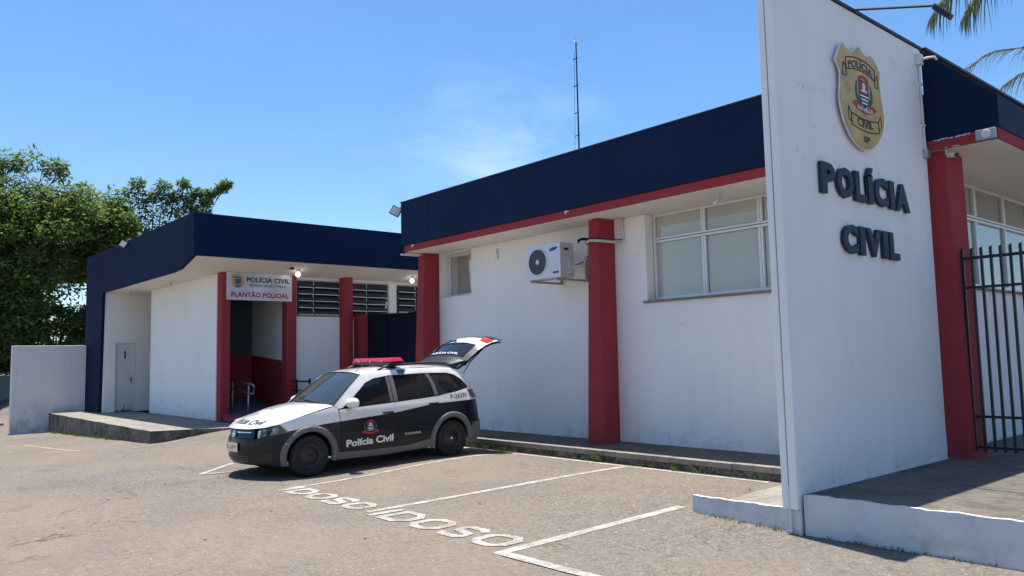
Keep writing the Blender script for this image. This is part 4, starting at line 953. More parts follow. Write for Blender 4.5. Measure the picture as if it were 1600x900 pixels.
for sd_ in (1, -1):
    skin('fender', U([(-.31, .645), (-.37, .70), (-.44, .768), (-.2, .835), (.1, .895), (.3, .932), (.445, .965), (.462, .79), (.485, .31), (.488, .215)])+arcp(0, RW, -11.5, 153), [cw, cb_], sd_, split=SPL)
    skin('front_door', U([(.472, .90), (.478, .79), (.502, .32), (.505, .215), (1.395, .225), (1.405, .60), (1.412, .938), (.9, .918)]), [cw, cb_], sd_, split=SPL)
    skin('rear_door', U([(1.422, .938), (1.415, .60), (1.405, .225), (2.05, .24), (2.065, .42), (2.13, .62), (2.235, .86), (2.262, .982), (1.9, .962)]), [cw, cb_], sd_, split=SPL)
    skin('quarter_panel', U([(2.075, .42), (2.062, .24), (2.12, .235)])+arcp(2.49, RW, 188, 2, 20)+U([(2.88, .30), (2.93, .52), (3.262, .56), (3.262, .85), (3.19, .885), (2.99, .90), (2.915, 1.03), (2.93, 1.075), (2.6, 1.02), (2.272, .982), (2.245, .86), (2.14, .62)]), [cw, cb_], sd_, split=SPL)
    # body-colour frame of the glasshouse
    top = [(.40, .958), (.68, 1.19), (.93, 1.375), (1.05, 1.412), (1.3, 1.43), (1.8, 1.445), (2.4, 1.44), (2.66, 1.42), (2.82, 1.33), (2.96, 1.21), (3.08, 1.09), (3.10, 1.04)]
    low = [(2.925, 1.045), (2.955, 1.10), (2.84, 1.225), (2.70, 1.305), (2.55, 1.345), (2.1, 1.362), (1.42, 1.355), (1.15, 1.325), (.98, 1.265), (.72, 1.06), (.53, .925), (.46, .915)]
    skin('cabin_frame', U(top+low), [cw], sd_, off=.002, step=.1)
    dlo = [(.475, .912), (.535, .93), (.72, 1.062), (.98, 1.267), (1.15, 1.327), (1.42, 1.357), (2.1, 1.364), (2.55, 1.347), (2.70, 1.307), (2.84, 1.227), (2.955, 1.10), (2.92, 1.055), (2.26, .99), (1.9, .965), (1.42, .942), (.9, .922)]
    skin('window_trim', U(dlo), [M['black_plastic']], sd_, off=-.010, step=.1)
    skin('side_window', U([(.66, .955), (.74, 1.045), (.99, 1.243), (1.16, 1.302), (1.355, 1.332), (1.355, .965), (.9, .945)]), [M['car_glass']], sd_, off=-.004, step=.1)
    skin('side_window', U([(1.50, 1.337), (2.02, 1.345), (2.13, 1.26), (2.185, 1.01), (1.50, .972)]), [M['car_glass']], sd_, off=-.004, step=.1)
    skin('side_window', U([(2.40, 1.33), (2.56, 1.322), (2.68, 1.285), (2.80, 1.215), (2.885, 1.12), (2.45, 1.05), (2.33, 1.21)]), [M['car_glass']], sd_, off=-.004, step=.1)
    skin('door_pillar', U([(1.36, .955), (1.36, 1.345), (1.408, 1.345), (1.408, .955)]), [M['grey_plastic']], sd_, off=-.002, step=.2)
    skin('door_pillar', U([(1.425, .955), (1.425, 1.345), (1.495, 1.345), (1.495, .96)]), [M['grey_plastic']], sd_, off=-.002, step=.2)
    skin('door_pillar', U([(2.10, 1.35), (2.16, 1.25), (2.20, 1.0), (2.265, 1.0), (2.24, 1.2), (2.18, 1.352)]), [M['grey_plastic']], sd_, off=-.002, step=.2)
    # wheel arch flares with rivets, sill strip
    def flare(cs, a0, a1, r0, r1, nm='wheel_arch'):
        n = 22; bm = bmesh.new(); rows = []
        for i in range(n+1):
            a = math.radians(lerp(a0, a1, i/n)); ring = []
            for r, of in ((r0-.005, -.03), (r0, .012), (r0+.018, .028), ((r0+r1)/2+.01, .030), (r1-.01, .016), (r1, -.005)):
                ring.append(bm.verts.new(surf(us(cs+r*math.cos(a)), .29+r*math.sin(a), of, sd_)))
            rows.append(ring)
        for p, q in zip(rows, rows[1:]):
            for k in range(5): bm.faces.new((p[k], p[k+1], q[k+1], q[k])).smooth = True
        bmesh.ops.recalc_face_normals(bm, faces=bm.faces)
        w = put(nm, bm, gp, car, world=False)
        for a in (72, 100, 128, 150):
            q = surf(us(cs+(r1-.030)*math.cos(math.radians(a))), .29+(r1-.030)*math.sin(math.radians(a)), .026, sd_)
            bm = bmesh.new(); add_lathe(bm, [(.011, 0), (.009, .006), (.001, .007)], q, (0, sd_, 0), 8); put('rivet', bm, M['chrome'], w, world=False)
    flare(0, -16, 196, .345, .435); flare(2.49, -6, 196, .345, .435)
    skin('sill', U([(.36, .19), (.41, .26), (.43, .295), (.9, .275), (1.6, .27), (2.06, .33), (2.10, .26), (2.13, .20), (1.2, .17)]), [gp], sd_, off=.014, th=.04)
    skin('taillight', U([(2.925, 1.035), (2.99, 1.055), (3.09, 1.05), (3.175, .96), (3.18, .90), (3.0, .905), (2.95, .95)]), [M['lamp_dark_red']], sd_, off=.014, th=.03, step=.05)
    hl = skin('headlight', [(uy(.50), .585), (uy(.50), .692), (us(-.585), .732), (us(-.52), .757), (us(-.44), .768), (us(-.37), .71), (us(-.31), .648), (us(-.42), .630), (us(-.54), .612)], [M['headlight']], sd_, off=.006, th=.03, step=.05)
    for (uu, zz_, rr) in ((us(-.47), .690, .034), (us(-.575), .668, .030)):
        p0 = surf(uu, zz_, -.004, sd_); p1 = surf(uu, zz_, .012, sd_)
        bm = bmesh.new(); add_lathe(bm, [(rr, .006), (rr*.86, .012), (rr*.8, .009), (rr*.3, .008), (.001, .008)], p0, p1-p0, 20); put('reflector', bm, M['steel'], hl, smooth=True, world=False)
    skin('indicator', [(uy(.50)+.004, .58), (uy(.50)+.004, .68), (uy(.50)+.05, .69), (uy(.50)+.035, .585)], [M['chrome']], sd_, off=.010, th=.02, step=.05)
    # door handles
    for s_, z_ in ((1.28, .80), (2.14, .875)):
        bm = bmesh.new(); c = surf(us(s_), z_, .012, sd_); add_box(bm, c.x-.095, c.x+.095, c.y-.014, c.y+.014, z_-.014, z_+.014); put('door_handle', bm, M['black_plastic'] if sd_ else None, car, world=False, bevel=.008)
    # mirror
    c = surf(us(.66), .985, 0, sd_); bm = bmesh.new(); bmesh.ops.create_uvsphere(bm, u_segments=20, v_segments=12, radius=1)
    for v in bm.verts:
        q = v.co; fx = .11 if q.x > 0 else .085
        v.co = Vector((c.x+.02+q.x*fx, c.y+sd_*.13+q.y*.12, .99+q.z*.078*(1+.1*q.y*sd_)))
    mr = put('mirror', bm, cw, car, smooth=True, world=False)
    bm = bmesh.new(); hexa(bm, [(c.x-.03, c.y-.02*sd_, .90), (c.x+.08, c.y-.02*sd_, .90), (c.x+.07, c.y+.09*sd_, .93), (c.x-.02, c.y+.09*sd_, .93)], [(c.x-.03, c.y-.03*sd_, .96), (c.x+.08, c.y-.03*sd_, .96), (c.x+.07, c.y+.09*sd_, .955), (c.x-.02, c.y+.09*sd_, .955)]); put('mirror_foot', bm, M['black_plastic'], mr, bevel=.006, world=False)
    # roof rail
    def rp(s, z): q = surf(us(s), 1.44, -.04, sd_); return Vector((1.245-s, q.y, z))
    bm = bmesh.new(); add_tube(bm, [rp(1.28, 1.44), rp(1.45, 1.495), rp(1.7, 1.515), rp(2.3, 1.515), rp(2.6, 1.495), rp(2.74, 1.445)], [.012, .019, .019, .019, .019, .012], 8); put('roof_rail', bm, M['black_plastic'], car, smooth=True, world=False)
# front bumper, one piece round the nose
q = arcp(0, RW, 199, 153, 8)
bp = [(us(-.345), .21)]+[(u, z) for u, z in q if z > .2]+U([(-.315, .64), (-.42, .624), (-.54, .606)])+[(uy(.50), .578), (uy(.44), .565)]
bp2 = bp+[(-u, z) for u, z in bp[::-1]]
bp2 = [p for p in bp2]
skin('front_bumper', [(0, .215)]+[(us(-.6), .195)]+bp+[(0, .562)]+[(-u, z) for u, z in bp[::-1]]+[(-us(-.6), .195)], [cb_], 1, off=.012, th=.04)
skin('lower_grille', [(-.36, .235), (.36, .235), (.38, .335), (-.38, .335)], [M['black_plastic']], 1, off=.016, th=.02)
for k in range(4): skin('grille_bar', [(-.36, .25+.024*k), (.36, .25+.024*k), (.36, .256+.024*k), (-.36, .256+.024*k)], [M['grey_plastic']], 1, off=.022, th=.01, step=.1)
for sd_ in (1, -1):
    skin('fog_lamp_recess', [(.50, .27), (.60, .25), (.72, .27), (.80, .36), (.56, .36)], [M['black_plastic']], sd_, off=.016, th=.02)
skin('front_grille', [(-.44, .572), (.44, .572), (.455, .69), (-.455, .69)], [M['black_plastic']], 1, off=-.004, th=.02)
for za_, zb_ in ((.650, .664),): skin('grille_chrome', [(-.40, za_), (.40, za_), (.40, zb_), (-.40, zb_)], [M['chrome']], 1, off=.008, th=.012)
c = surf(0, .635, .02); bm = bmesh.new(); add_lathe(bm, [(.001, .016), (.05, .014), (.058, 0)], (c.x-.004, 0, .632), (1, 0, .1), 24); put('emblem', bm, M['chrome'], car, smooth=True, world=False)
c = surf(0, .45, .03)
pl = put('number_plate', B((c.x-.022, c.x-.010, -.19, .19, .385, .515)), M['chrome'], car, world=False, bevel=.004)
bm = text_bm('FKA1A87', .34, .07, .04); mapbm(bm, lambda a, b, cc: (c.x+.014, -.17+a, .415+b)); bmesh.ops.recalc_face_normals(bm, faces=bm.faces)
bm.free()
rs_ = random.Random(5); bm = bmesh.new()
for k in range(6): 
    y = -.16+k*.055; 
    for zz_ in (.42, .45): 
        if rs_.random() < .75: add_box(bm, c.x-.010, c.x-.0085, y, y+.028, zz_, zz_+.022)
put('plate_characters', bm, M['ink'], pl, world=False)
# hood
def surface(name, f, nu, nv, mat, thick=0):
    bm = bmesh.new(); G = [[bm.verts.new(f(i/nu, j/nv)) for j in range(nv+1)] for i in range(nu+1)]
    for i in range(nu):
        for j in range(nv): bm.faces.new((G[i][j], G[i+1][j], G[i+1][j+1], G[i][j+1])).smooth = True
    bmesh.ops.recalc_face_normals(bm, faces=bm.faces)
    fm = max(bm.faces, key=lambda f: abs(f.normal.z))
    if sum(f.normal.z for f in bm.faces) < 0: bmesh.ops.reverse_faces(bm, faces=bm.faces)
    return put(name, bm, mat, car, world=False)
def hoodpt(t, k, off=0):
    a = abs(t); F = Vector((tab([(0, -.775), (.35, -.745), (.6, -.655), (.8, -.55), (.92, -.48), (1, -.44)], a), tab([(0, 0), (.6, .47), (.8, .63), (1, .775)], a), tab([(0, .708), (.5, .708), (.75, .728), (1, .770)], a)))
    Rr = Vector((tab([(0, .28), (.5, .31), (1, .42)], a), .745*a, tab([(0, 1.0), (.5, .995), (.85, .98), (1, .962)], a)))
    f = lerp(1-(1-k)**1.75, 1-(1-k)**1.2, a**2)
    y = lerp(F.y, Rr.y, k); y = y+a**3*.012*math.sin(math.pi*k)
    z = lerp(F.z, Rr.z, f)
    z += .012*math.exp(-((a-.62)/.07)**2)*math.sin(math.pi*min(1, k*1.1))
    return Vector((1.245-lerp(F.x, Rr.x, k), math.copysign(y, t), z+off))
surface('bonnet', lambda i, j: hoodpt(-1+2*i, j), 36, 18, cw)
# cowl, windscreen, roof
def wsp(t, k, off=0):
    a = abs(t); b = Vector((tab([(0, .26), (.5, .29), (1, .40)], a), .765*a, tab([(0, .985), (.5, .98), (1, .955)], a))); c = Vector((tab([(0, .90), (1, .955)], a), .622*a, tab([(0, 1.43), (.6, 1.42), (1, 1.378)], a)))
    p = b.lerp(c, k); bl = .03*math.sin(math.pi*k)
    return Vector((1.245-p.x+bl*.6, math.copysign(p.y, t), p.z+bl*.6+off))
wsf = surface('windscreen', lambda i, j: wsp((-1+2*i)*.965, .03+j*.93), 20, 10, M['windscreen'])
surface('windscreen_frame', lambda i, j: wsp(-1+2*i, j, -.008), 20, 8, M['black_plastic'])
for y0 in (.30, -.28):
    bm = bmesh.new(); pts_ = [wsp(t, k, .014) for t, k in ((y0+.32, .03), (y0+.1, .05), (y0-.18, .075), (y0-.32, .08))]; add_tube(bm, pts_, [.008, .012, .011, .005], 6); put('wiper', bm, M['black_plastic'], car, world=False)
def roofpt(t, k):
    s = lerp(.955, 2.70, k); a = abs(t); sf = tab([(0, .90), (1, .955)], a); s = lerp(sf, 2.72, k)
    ze = tab([(.93, 1.376), (1.05, 1.412), (1.3, 1.43), (1.8, 1.445), (2.4, 1.44), (2.66, 1.42), (2.72, 1.40)], s); zc = tab([(.88, 1.43), (1.1, 1.468), (1.4, 1.49), (1.8, 1.50), (2.3, 1.493), (2.72, 1.462)], s)
    ye = float(np.interp(s, _DS[40:], _DY[40:]))-tab(INS, ze)+.001
    return Vector((1.245-s, math.copysign(ye*a, t), lerp(zc, ze, a**2.6)))
surface('roof', lambda i, j: roofpt(-1+2*i, j), 24, 22, cw)
skin('roof_patch', U([(1.60, 1.365), (1.60, 1.435), (1.78, 1.437), (1.70, 1.365)]), [gp], 1, off=.005, th=.004, step=.2)
# light bar
lbz = 1.555
bar = put('light_bar', B((-.50, -.24, -.60, .60, lbz-.035, lbz)), M['black_plastic'], car, world=False, bevel=.012)
bm = bmesh.new(); hexa(bm, [(-.50, -.62, lbz+.002), (-.24, -.62, lbz+.002), (-.24, .62, lbz+.002), (-.50, .62, lbz+.002)], [(-.47, -.57, lbz+.072), (-.27, -.57, lbz+.072), (-.27, .57, lbz+.072), (-.47, .57, lbz+.072)]); put('red_lens', bm, M['lamp_red'], bar, world=False, bevel=.018)
for y in (-.35, 0, .35): put('lens_clip', B((-.242, -.232, y-.012, y+.012, lbz+.0, lbz+.045)), M['chrome'], bar, world=False)
for y in (-.42, .42): put('bar_mount', B((-.43, -.31, y-.05, y+.05, 1.475, lbz-.036)), M['black_plastic'], bar, world=False, bevel=.008)
bm = bmesh.new(); add_tube(bm, [(.28, .42, 1.425), (-.02, .42, 1.655)], [.005, .003], 5); put('radio_aerial', bm, M['black_plastic'], car, world=False)
# rear: bumper, dark cargo opening, rear face
rb = U([(2.90, .22), (2.88, .30), (2.93, .51), (3.262, .55)])
ue = _u[-1]
for sd_ in (1, -1):
    skin('rear_bumper', rb+[(ue, .55), (ue, .24)], [gp], sd_, off=.012, th=.04)
    skin('rear_pillar', [(us(3.265), .56), (us(3.265), .88), (us(3.19), 1.02), (us(3.10), 1.09), (us(3.14), 1.09), (us(3.262)+.04, .90), (us(3.262)+.06, .56)], [cb_], sd_, off=-.004, th=.03)
# dark inner shell with wheel wells, added to block light behind the panels
def inner_poly():
    a = [(-.50, .24), (-.43, .24)]+[(.0+.40*math.cos(math.radians(t)), .29+.40*math.sin(math.radians(t))) for t in range(172, 5, -14)]+[(.42, .22), (2.07, .22)]+[(2.49+.40*math.cos(math.radians(t)), .29+.40*math.sin(math.radians(t))) for t in range(172, 5, -14)]+[(2.92, .26), (3.15, .28), (3.15, .60), (2.2, .60), (1.9, .86), (.40, .88), (-.2, .78), (-.46, .62)]
    return a
bm = bmesh.new(); add_prism(bm, inner_poly(), lambda s, z: (1.245-s, -.66, z), lambda s, z: (1.245-s, .66, z)); put('light_block_shell', bm, M['dark'], car, world=False)
for cx in (1.245, -1.245):
    bm = bmesh.new(); add_box(bm, cx-.38, cx+.38, -.50, .50, .20, .66); put('axle_cover', bm, M['dark'], car, world=False)
put('cargo_floor', B((-1.90, -.6, -.62, .62, .60, .62)), M['dark'], car, world=False)
# seats and dash seen through the glass from other sides
for y in (-.36, .36): put('seat', B((.10, .45, y-.24, y+.24, .86, 1.0), (-.05, .08, y-.24, y+.24, .86, 1.30)), M['black_plastic'], car, world=False, bevel=.03)
# wheels
def wheel(x, y, side):
    bm = bmesh.new(); T = [(.20, .085), (.235, .09), (.262, .092), (.283, .078), (.29, .05), (.291, 0), (.29, -.05), (.283, -.078), (.262, -.092), (.20, -.085)]
    add_lathe(bm, T, (x, y, .29), (0, side, 0), 40); w = put('wheel', bm, M['rubber'], car, smooth=True, world=False)
    bm = bmesh.new(); add_lathe(bm, [(.205, .078), (.20, .083), (.19, .05), (.175, .035), (.14, .028), (.11, .045), (.075, .058), (.06, .06), (.001, .062)], (x, y, .29), (0, side, 0), 40); put('rim', bm, M['black_metal'], w, smooth=True, world=False)
    bm = bmesh.new()
    for k in range(12):
        t = 2*math.pi*k/12; add_lathe(bm, [(.016, 0), (.001, .0005)], (x+.142*math.cos(t), y+side*.0345, .29+.142*math.sin(t)), (0, side, 0), 10)
    put('rim_holes', bm, M['dark'], w, world=False)
    bm = bmesh.new(); add_lathe(bm, [(.028, .055), (.026, .072), (.001, .076)], (x, y, .29), (0, side, 0), 16); put('hub_cap', bm, M['chrome'] if x < 0 else M['black_plastic'], w, smooth=True, world=False)
for x in (1.245, -1.245):
    for sd_ in (1, -1): wheel(x, sd_*.745, sd_)
# raised tailgate
TG = [(2.75, 1.46), (2.87, 1.57), (3.01, 1.69), (3.16, 1.80), (3.30, 1.875), (3.46, 1.925), (3.64, 1.95), (3.82, 1.945)]
def tgp(t, k, off=0):
    x = k*(len(TG)-1); i = min(int(x), len(TG)-2); f = x-i; s = lerp(TG[i][0], TG[i+1][0], f); z = lerp(TG[i][1], TG[i+1][1], f)
    nx_, nz_ = TG[i+1][1]-TG[i][1], (TG[i+1][0]-TG[i][0]); L_ = math.hypot(nx_, nz_); nx_, nz_ = nx_/L_, nz_/L_
    hw = tab([(0, .61), (.4, .68), (.62, .70), (.85, .66), (1, .60)], k); a = abs(t); drop = .11*a**2.6*(1.0 if k > .1 else .6)
    return Vector((1.245-s+nx_*(off-drop), math.copysign(hw*a, t), z+nz_*(off-drop)))
tg = surface('tailgate', lambda i, j: tgp(-1+2*i, j), 24, 28, [cw, cb_, M['black_plastic']])
for p in tg.data.polygons:
    c = p.center; s = 1.245-c.x
    p.material_index = 2 if s < 2.86 else (1 if s > 3.52 and abs(c.y) < .62 else (0 if s > 3.22 else 2))
surface_in = surface('tailgate_lining', lambda i, j: tgp((-1+2*i)*.98, j, -.045), 16, 16, M['black_plastic'])
def tpatch(name, t0, t1, k0, k1, mat, off, n=10):
    bm = bmesh.new(); G = [[bm.verts.new(tgp(lerp(t0, t1, i/n), lerp(k0, k1, j/n), off)) for j in range(n+1)] for i in range(n+1)]
    for i in range(n):
        for j in range(n): bm.faces.new((G[i][j], G[i+1][j], G[i+1][j+1], G[i][j+1])).smooth = True
    bmesh.ops.recalc_face_normals(bm, faces=bm.faces)
    if sum(f.normal.z for f in bm.faces) < 0: bmesh.ops.reverse_faces(bm, faces=bm.faces)
    return put(name, bm, mat, car, world=False)
bm = bmesh.new(); n_ = 14; rows = []
for i in range(n_+1):
    t = -1+2*i/n_; rows.append([bm.verts.new(tgp(t*.86, -.0, .02)+Vector((.045, 0, -.05))), bm.verts.new(tgp(t*.86, .01, .055)+Vector((.02, 0, 0))), bm.verts.new(tgp(t, .15, .05)), bm.verts.new(tgp(t, .19, .004)), bm.verts.new(tgp(t, .05, -.05))])
for p, q in zip(rows, rows[1:]):
    for k in range(5): bm.faces.new((p[k], p[(k+1) % 5], q[(k+1) % 5], q[k]))
bm.faces.new(rows[0]); bm.faces.new(rows[-1][::-1]); bmesh.ops.recalc_face_normals(bm, faces=bm.faces); put('spoiler', bm, M['black_plastic'], car, smooth=False, world=False)
tpatch('rear_window', -.80, .80, .22, .50, M['car_glass'], .008)
tpatch('tail_panel', -.72, .72, .735, .80, M['chrome'], .012)
for sd_ in (1, -1): tpatch('taillight', sd_*.70, sd_*.97, .64, .78, M['lamp_red'], .014, 6)
bm = bmesh.new(); add_tube(bm, [tgp(-.05, .55, .02), tgp(-.2, .50, .028), tgp(-.45, .44, .026)], [.018, .014, .006], 6); put('rear_wiper', bm, M['black_plastic'], car, world=False)
bm = bmesh.new(); q = [bm.verts.new(tgp(t, k, .012)) for t, k in ((-.45, .235), (.45, .235), (.45, .26), (-.45, .26))]; bm.faces.new(q); bmesh.ops.recalc_face_normals(bm, faces=bm.faces)
if bm.faces[:][0].normal.z < 0: bmesh.ops.reverse_faces(bm, faces=bm.faces)
bm.free()
bm = text_bm('POLÍCIA CIVIL', .8, .035, .012); mapbm(bm, lambda a, b, c_: tgp((a-.4)/.68, .235+b*.95, .013)); bmesh.ops.recalc_face_normals(bm, faces=bm.faces); put('lettering', bm, M['ink_white'], car, world=False)
for sd_ in (1, -1):
    bm = bmesh.new(); add_tube(bm, [Vector((1.245-2.92, sd_*.60, 1.31)), Vector((1.245-3.06, sd_*.62, 1.50)), tgp(sd_*.97, .52, -.04)], [.006, .011, .011], 6); put('gas_strut', bm, M['black_plastic'], car, world=False)
# writing on the flank: text runs from nose to tail on the left side
def flank_text(txt, s0, s1, z0, h, mat, bold, rise=0, parent=car):
    bm = text_bm(txt, s1-s0, h, bold)
    mapbm(bm, lambda a, b, c: surf(us(s0+a), z0+b+rise*a, .004)); bmesh.ops.recalc_face_normals(bm, faces=bm.faces); put('lettering', bm, mat, parent, world=False)
flank_text('Polícia Civil', .56, 1.36, .352, .105, M['ink_white'], .034, .018)
flank_text('P-26293', 2.50, 2.86, .915, .072, M['ink'], .012, .05)
flank_text('D.D.JUNDIAÍ', 1.57, 1.86, .435, .030, M['ink_white'], .01)
crest(car, 0, 0, 2, 2, lambda a, b, k: surf(us(.955+a*.125), .615+b*.105, .013+.0015*k), world=False)
bm = text_bm('Polícia Civil', .74, .085, .018); mapbm(bm, lambda a, b, c: hoodpt((a-.30)/.78, .10+(b)*1.45, .006)); bmesh.ops.recalc_face_normals(bm, faces=bm.faces)
if sum(f.normal.z for f in bm.faces) < 0: bmesh.ops.reverse_faces(bm, faces=bm.faces)
put('lettering', bm, M['ink'], car, world=False)
bm = bmesh.new(); vs = [bm.verts.new(hoodpt(-.10+.16*math.cos(t), .46+.07*math.sin(t), .006)) for t in [2*math.pi*k/16 for k in range(16)]]; bm.faces.new(vs); bm.normal_update()
if bm.faces[:][0].normal.z < 0: bmesh.ops.reverse_faces(bm, faces=bm.faces)
put('bonnet_badge', bm, M['plastic_white'], car, world=False)

# ------------------------------------------------------------------ trees
def leaves(name, cents, n, size, mat, parent, flat=.5, droop=.35, seed=1, aspect=.42):
    """many small leaf quads spread through clumps: cents = list of (x, y, z, r)"""
    g = np.random.default_rng(seed); C = np.array(cents); idx = g.integers(0, len(C), n)
    d = g.normal(size=(n, 3)); d /= np.linalg.norm(d, axis=1)[:, None]; rad = g.random(n)**.45
    P = C[idx, :3]+d*rad[:, None]*C[idx, 3:4]*np.array([1, 1, flat])
    P[:, 2] -= (rad**2)*C[idx, 3]*droop*(np.hypot(d[:, 0], d[:, 1]))
    ax = g.normal(size=(n, 3))+d*1.2; ax[:, 2] = ax[:, 2]*.5-.25; ax /= np.linalg.norm(ax, axis=1)[:, None]
    sd2 = np.cross(ax, g.normal(size=(n, 3))*.5+np.array([0, 0, 1.])); sd2 /= np.linalg.norm(sd2, axis=1)[:, None]
    L = size*(.6+.8*g.random(n))[:, None]; w = L*aspect
    nrm = np.cross(ax, sd2)
    V = np.stack([P, P+ax*L*.5+sd2*w*.5+nrm*L*.06, P+ax*L, P+ax*L*.5-sd2*w*.5+nrm*L*.06], 1).reshape(-1, 3)
    F = np.arange(n*4).reshape(-1, 4)
    me = fast_mesh(name, V, F); return link(name, me, mat, parent)
def tree(label, base, trunk_top, clumps, nleaf, size, leafm, seed, r0=.3, group=None, flat=.5, nm='tree', droop=.35, twig=.03, aspect=.42):
    t = empty(nm, label, 'tree' if nm == 'tree' else nm.replace('_', ' '), base, group=group)
    g = random.Random(seed); bm = bmesh.new(); b = Vector(base); tt = Vector(trunk_top)
    mid = b.lerp(tt, .5)+Vector((g.uniform(-.2, .2), g.uniform(-.3, .3), 0))
    add_tube(bm, [b, mid, tt], [r0, r0*.75, r0*.55], 10)
    for (x, y, z, r) in clumps:
        c = Vector((x, y, z)); st = b.lerp(tt, g.uniform(.55, 1)); m1 = st.lerp(c, .5)+Vector((g.uniform(-.3, .3), g.uniform(-.3, .3), g.uniform(0, .5)))
        add_tube(bm, [st, m1, c], [r0*.22, twig*1.6, twig*.6], 5, caps=False)
        for k in range(2):
            e = c+Vector((g.uniform(-1, 1), g.uniform(-1, 1), g.uniform(-.1, .8)))*r*.9
            add_tube(bm, [m1.lerp(c, .7), e], [twig, .008], 4, caps=False)
    put('trunk', bm, M['bark'], t)
    o = leaves('crown', [(*c,) for c in clumps], nleaf, size, leafm, None, flat, droop, seed, aspect)
    o.parent = t; o.matrix_parent_inverse = Matrix.Translation(-Vector(base)); return t
def fill(ells, n, seed, r):
    g = random.Random(seed); out = []
    for (x, y, z, rx, ry, rz, k) in ells:
        for i in range(int(n*k)):
            while True:
                a, b, c = g.uniform(-1, 1), g.uniform(-1, 1), g.uniform(-1, 1)
                q = a*a+b*b+c*c
                if q < 1 and q > .12: break
            out.append((x+a*rx, y+b*ry, z+c*rz, g.uniform(*r)))
    return out
big = fill([(-48.5, 4.6, 9.6, 4, 4.6, 3.2, 1.2), (-47.5, -1.5, 9.0, 4.5, 5, 4.2, .9), (-47, 9.6, 9.3, 3, 3.0, 2.0, .8), (-48, 4.2, 6.2, 3.6, 3.6, 2.6, 1.0), (-47.5, 5, 3.6, 2.5, 3.0, 1.8, .6), (-46.8, 11.2, 8.8, 2, 1.6, 1.5, .35), (-47.6, 8.0, 7.0, 2.6, 2.6, 1.5, .6), (-47.6, 6.6, 4.6, 2.4, 2.4, 1.8, .5), (-47.2, 10.6, 7.3, 2, 1.4, 1.0, .25)], 85, 4, (.42, 1.15))
big += [(-47.3, 7.6, 12.6, .8), (-47.3, 8.7, 12.5, .6), (-47.2, 8.9, 12.0, .6), (-47.5, 6.3, 12.5, .9), (-47.4, 5.2, 12.4, .9), (-47, 9.8, 11.0, .8), (-46.8, 10.7, 10.3, .8), (-46.5, 11.6, 10.4, .7), (-46.6, 11.4, 7.9, .7), (-47.1, 9.3, 7.2, .8)]
tree('large dense green tree filling the left edge of the photo', (-48.5, 4.8, -.8), (-48.3, 5.2, 6.5), big, 112000, .27, M['leaf'], 5, .42, flat=.75, droop=.2, twig=.02)
thin = [(-46.4, 12.2, 11.2, 0.7), (-46.3, 12.6, 11.8, 0.5), (-46.2, 13.0, 11.0, 0.8), (-46.1, 13.4, 11.2, 0.6), (-45.9, 13.9, 11.8, 0.45), (-45.9, 14.1, 11.1, 0.6), (-45.7, 14.5, 11.2, 0.5), (-45.6, 14.9, 11.9, 0.4), (-45.5, 15.2, 11.2, 0.5), (-45.4, 15.6, 11.5, 0.4), (-45.2, 16.0, 11.0, 0.4), (-45.2, 16.3, 11.5, 0.35), (-45.0, 16.8, 11.8, 0.35), (-44.9, 17.1, 12.1, 0.3), (-45.3, 15.9, 10.5, 0.5), (-46.1, 13.4, 10.3, .9), (-46.3, 12.7, 9.9, 1.0), (-45.8, 14.4, 10.5, 0.7), (-46.4, 12.2, 9.1, 1.0), (-46.5, 12.0, 10.2, .9), (-45.5, 15.3, 10.6, 0.5), (-46.2, 13.0, 9.1, 1.0), (-45.6, 14.9, 10.0, 0.8), (-46.0, 13.9, 9.6, .9)]
tree('thin airy light green tree rising behind the left building roof', (-46.3, 13.6, -.6), (-46.1, 13.8, 6.6), [(a, b, c, d*.8) for a, b, c, d in thin], 4600, .25, M['leaf_light'], 8, .16, flat=.8, droop=.15, twig=.022)
tree('lower bushy tree in front of the bright sky gap beside the navy column', (-49.5, 9.5, -.8), (-49.5, 9.5, 2.0), fill([(-48.5, 8.4, 3.0, 2.0, 3.4, 2.3, 1), (-48.2, 11.3, 3.0, 2, 2.2, 2.0, .6)], 62, 9, (.5, .95)), 36000, .24, M['leaf_light'], 10, .15)
tree('pale leaved shrub above the garden wall at the left edge', (-46.4, 4.4, -.8), (-46.4, 4.6, 1.2), fill([(-46.3, 4.0, 2.3, .9, 2.6, 1.5, 1)], 26, 12, (.35, .6)), 7000, .22, M['leaf_shrub'], 13, .07, nm='shrub')
tree('dark evergreen tree standing behind the big tree at the far left', (-56, 1, -.8), (-56, 1, 5), fill([(-56, 2, 4.4, 3.5, 6.5, 3.6, 1)], 60, 15, (.9, 1.5)), 26000, .40, M['leaf'], 16, .3)
# trees and a house across the street, seen only as reflections in glass and paint
for i, (x, y, h) in enumerate([(-22, -24, 5), (-15, -27, 6.5), (-7, -25, 5.5), (2, -28, 7), (11, -25, 5), (19, -22, 6)]):
    tree('leafy street tree %s across the road' % ['farthest left', 'second from the left', 'third from the left', 'third from the right', 'second from the right', 'farthest right'][i], (x, y, -.2), (x, y, h*.45), fill([(x, y, h*.68, 2.6, 2.6, h*.28, 1)], 16, 30+i, (.8, 1.3)), 2600, .5, M['leaf'], 40+i, .2, group='street trees across the road')
hs_ = empty('roadside_house', 'house with a clay tile roof across the side street', 'house', (16, 16, 0))
put('wall', B((13, 19, 6, 24, -.2, 2.7)), M['white'], hs_)
bm = bmesh.new(); add_prism(bm, [(12.5, 2.7), (19.5, 2.7), (16, 4.2)], lambda x, z: (x, 5.6, z), lambda x, z: (x, 24.4, z)); put('roof', bm, M['tile_roof'], hs_)

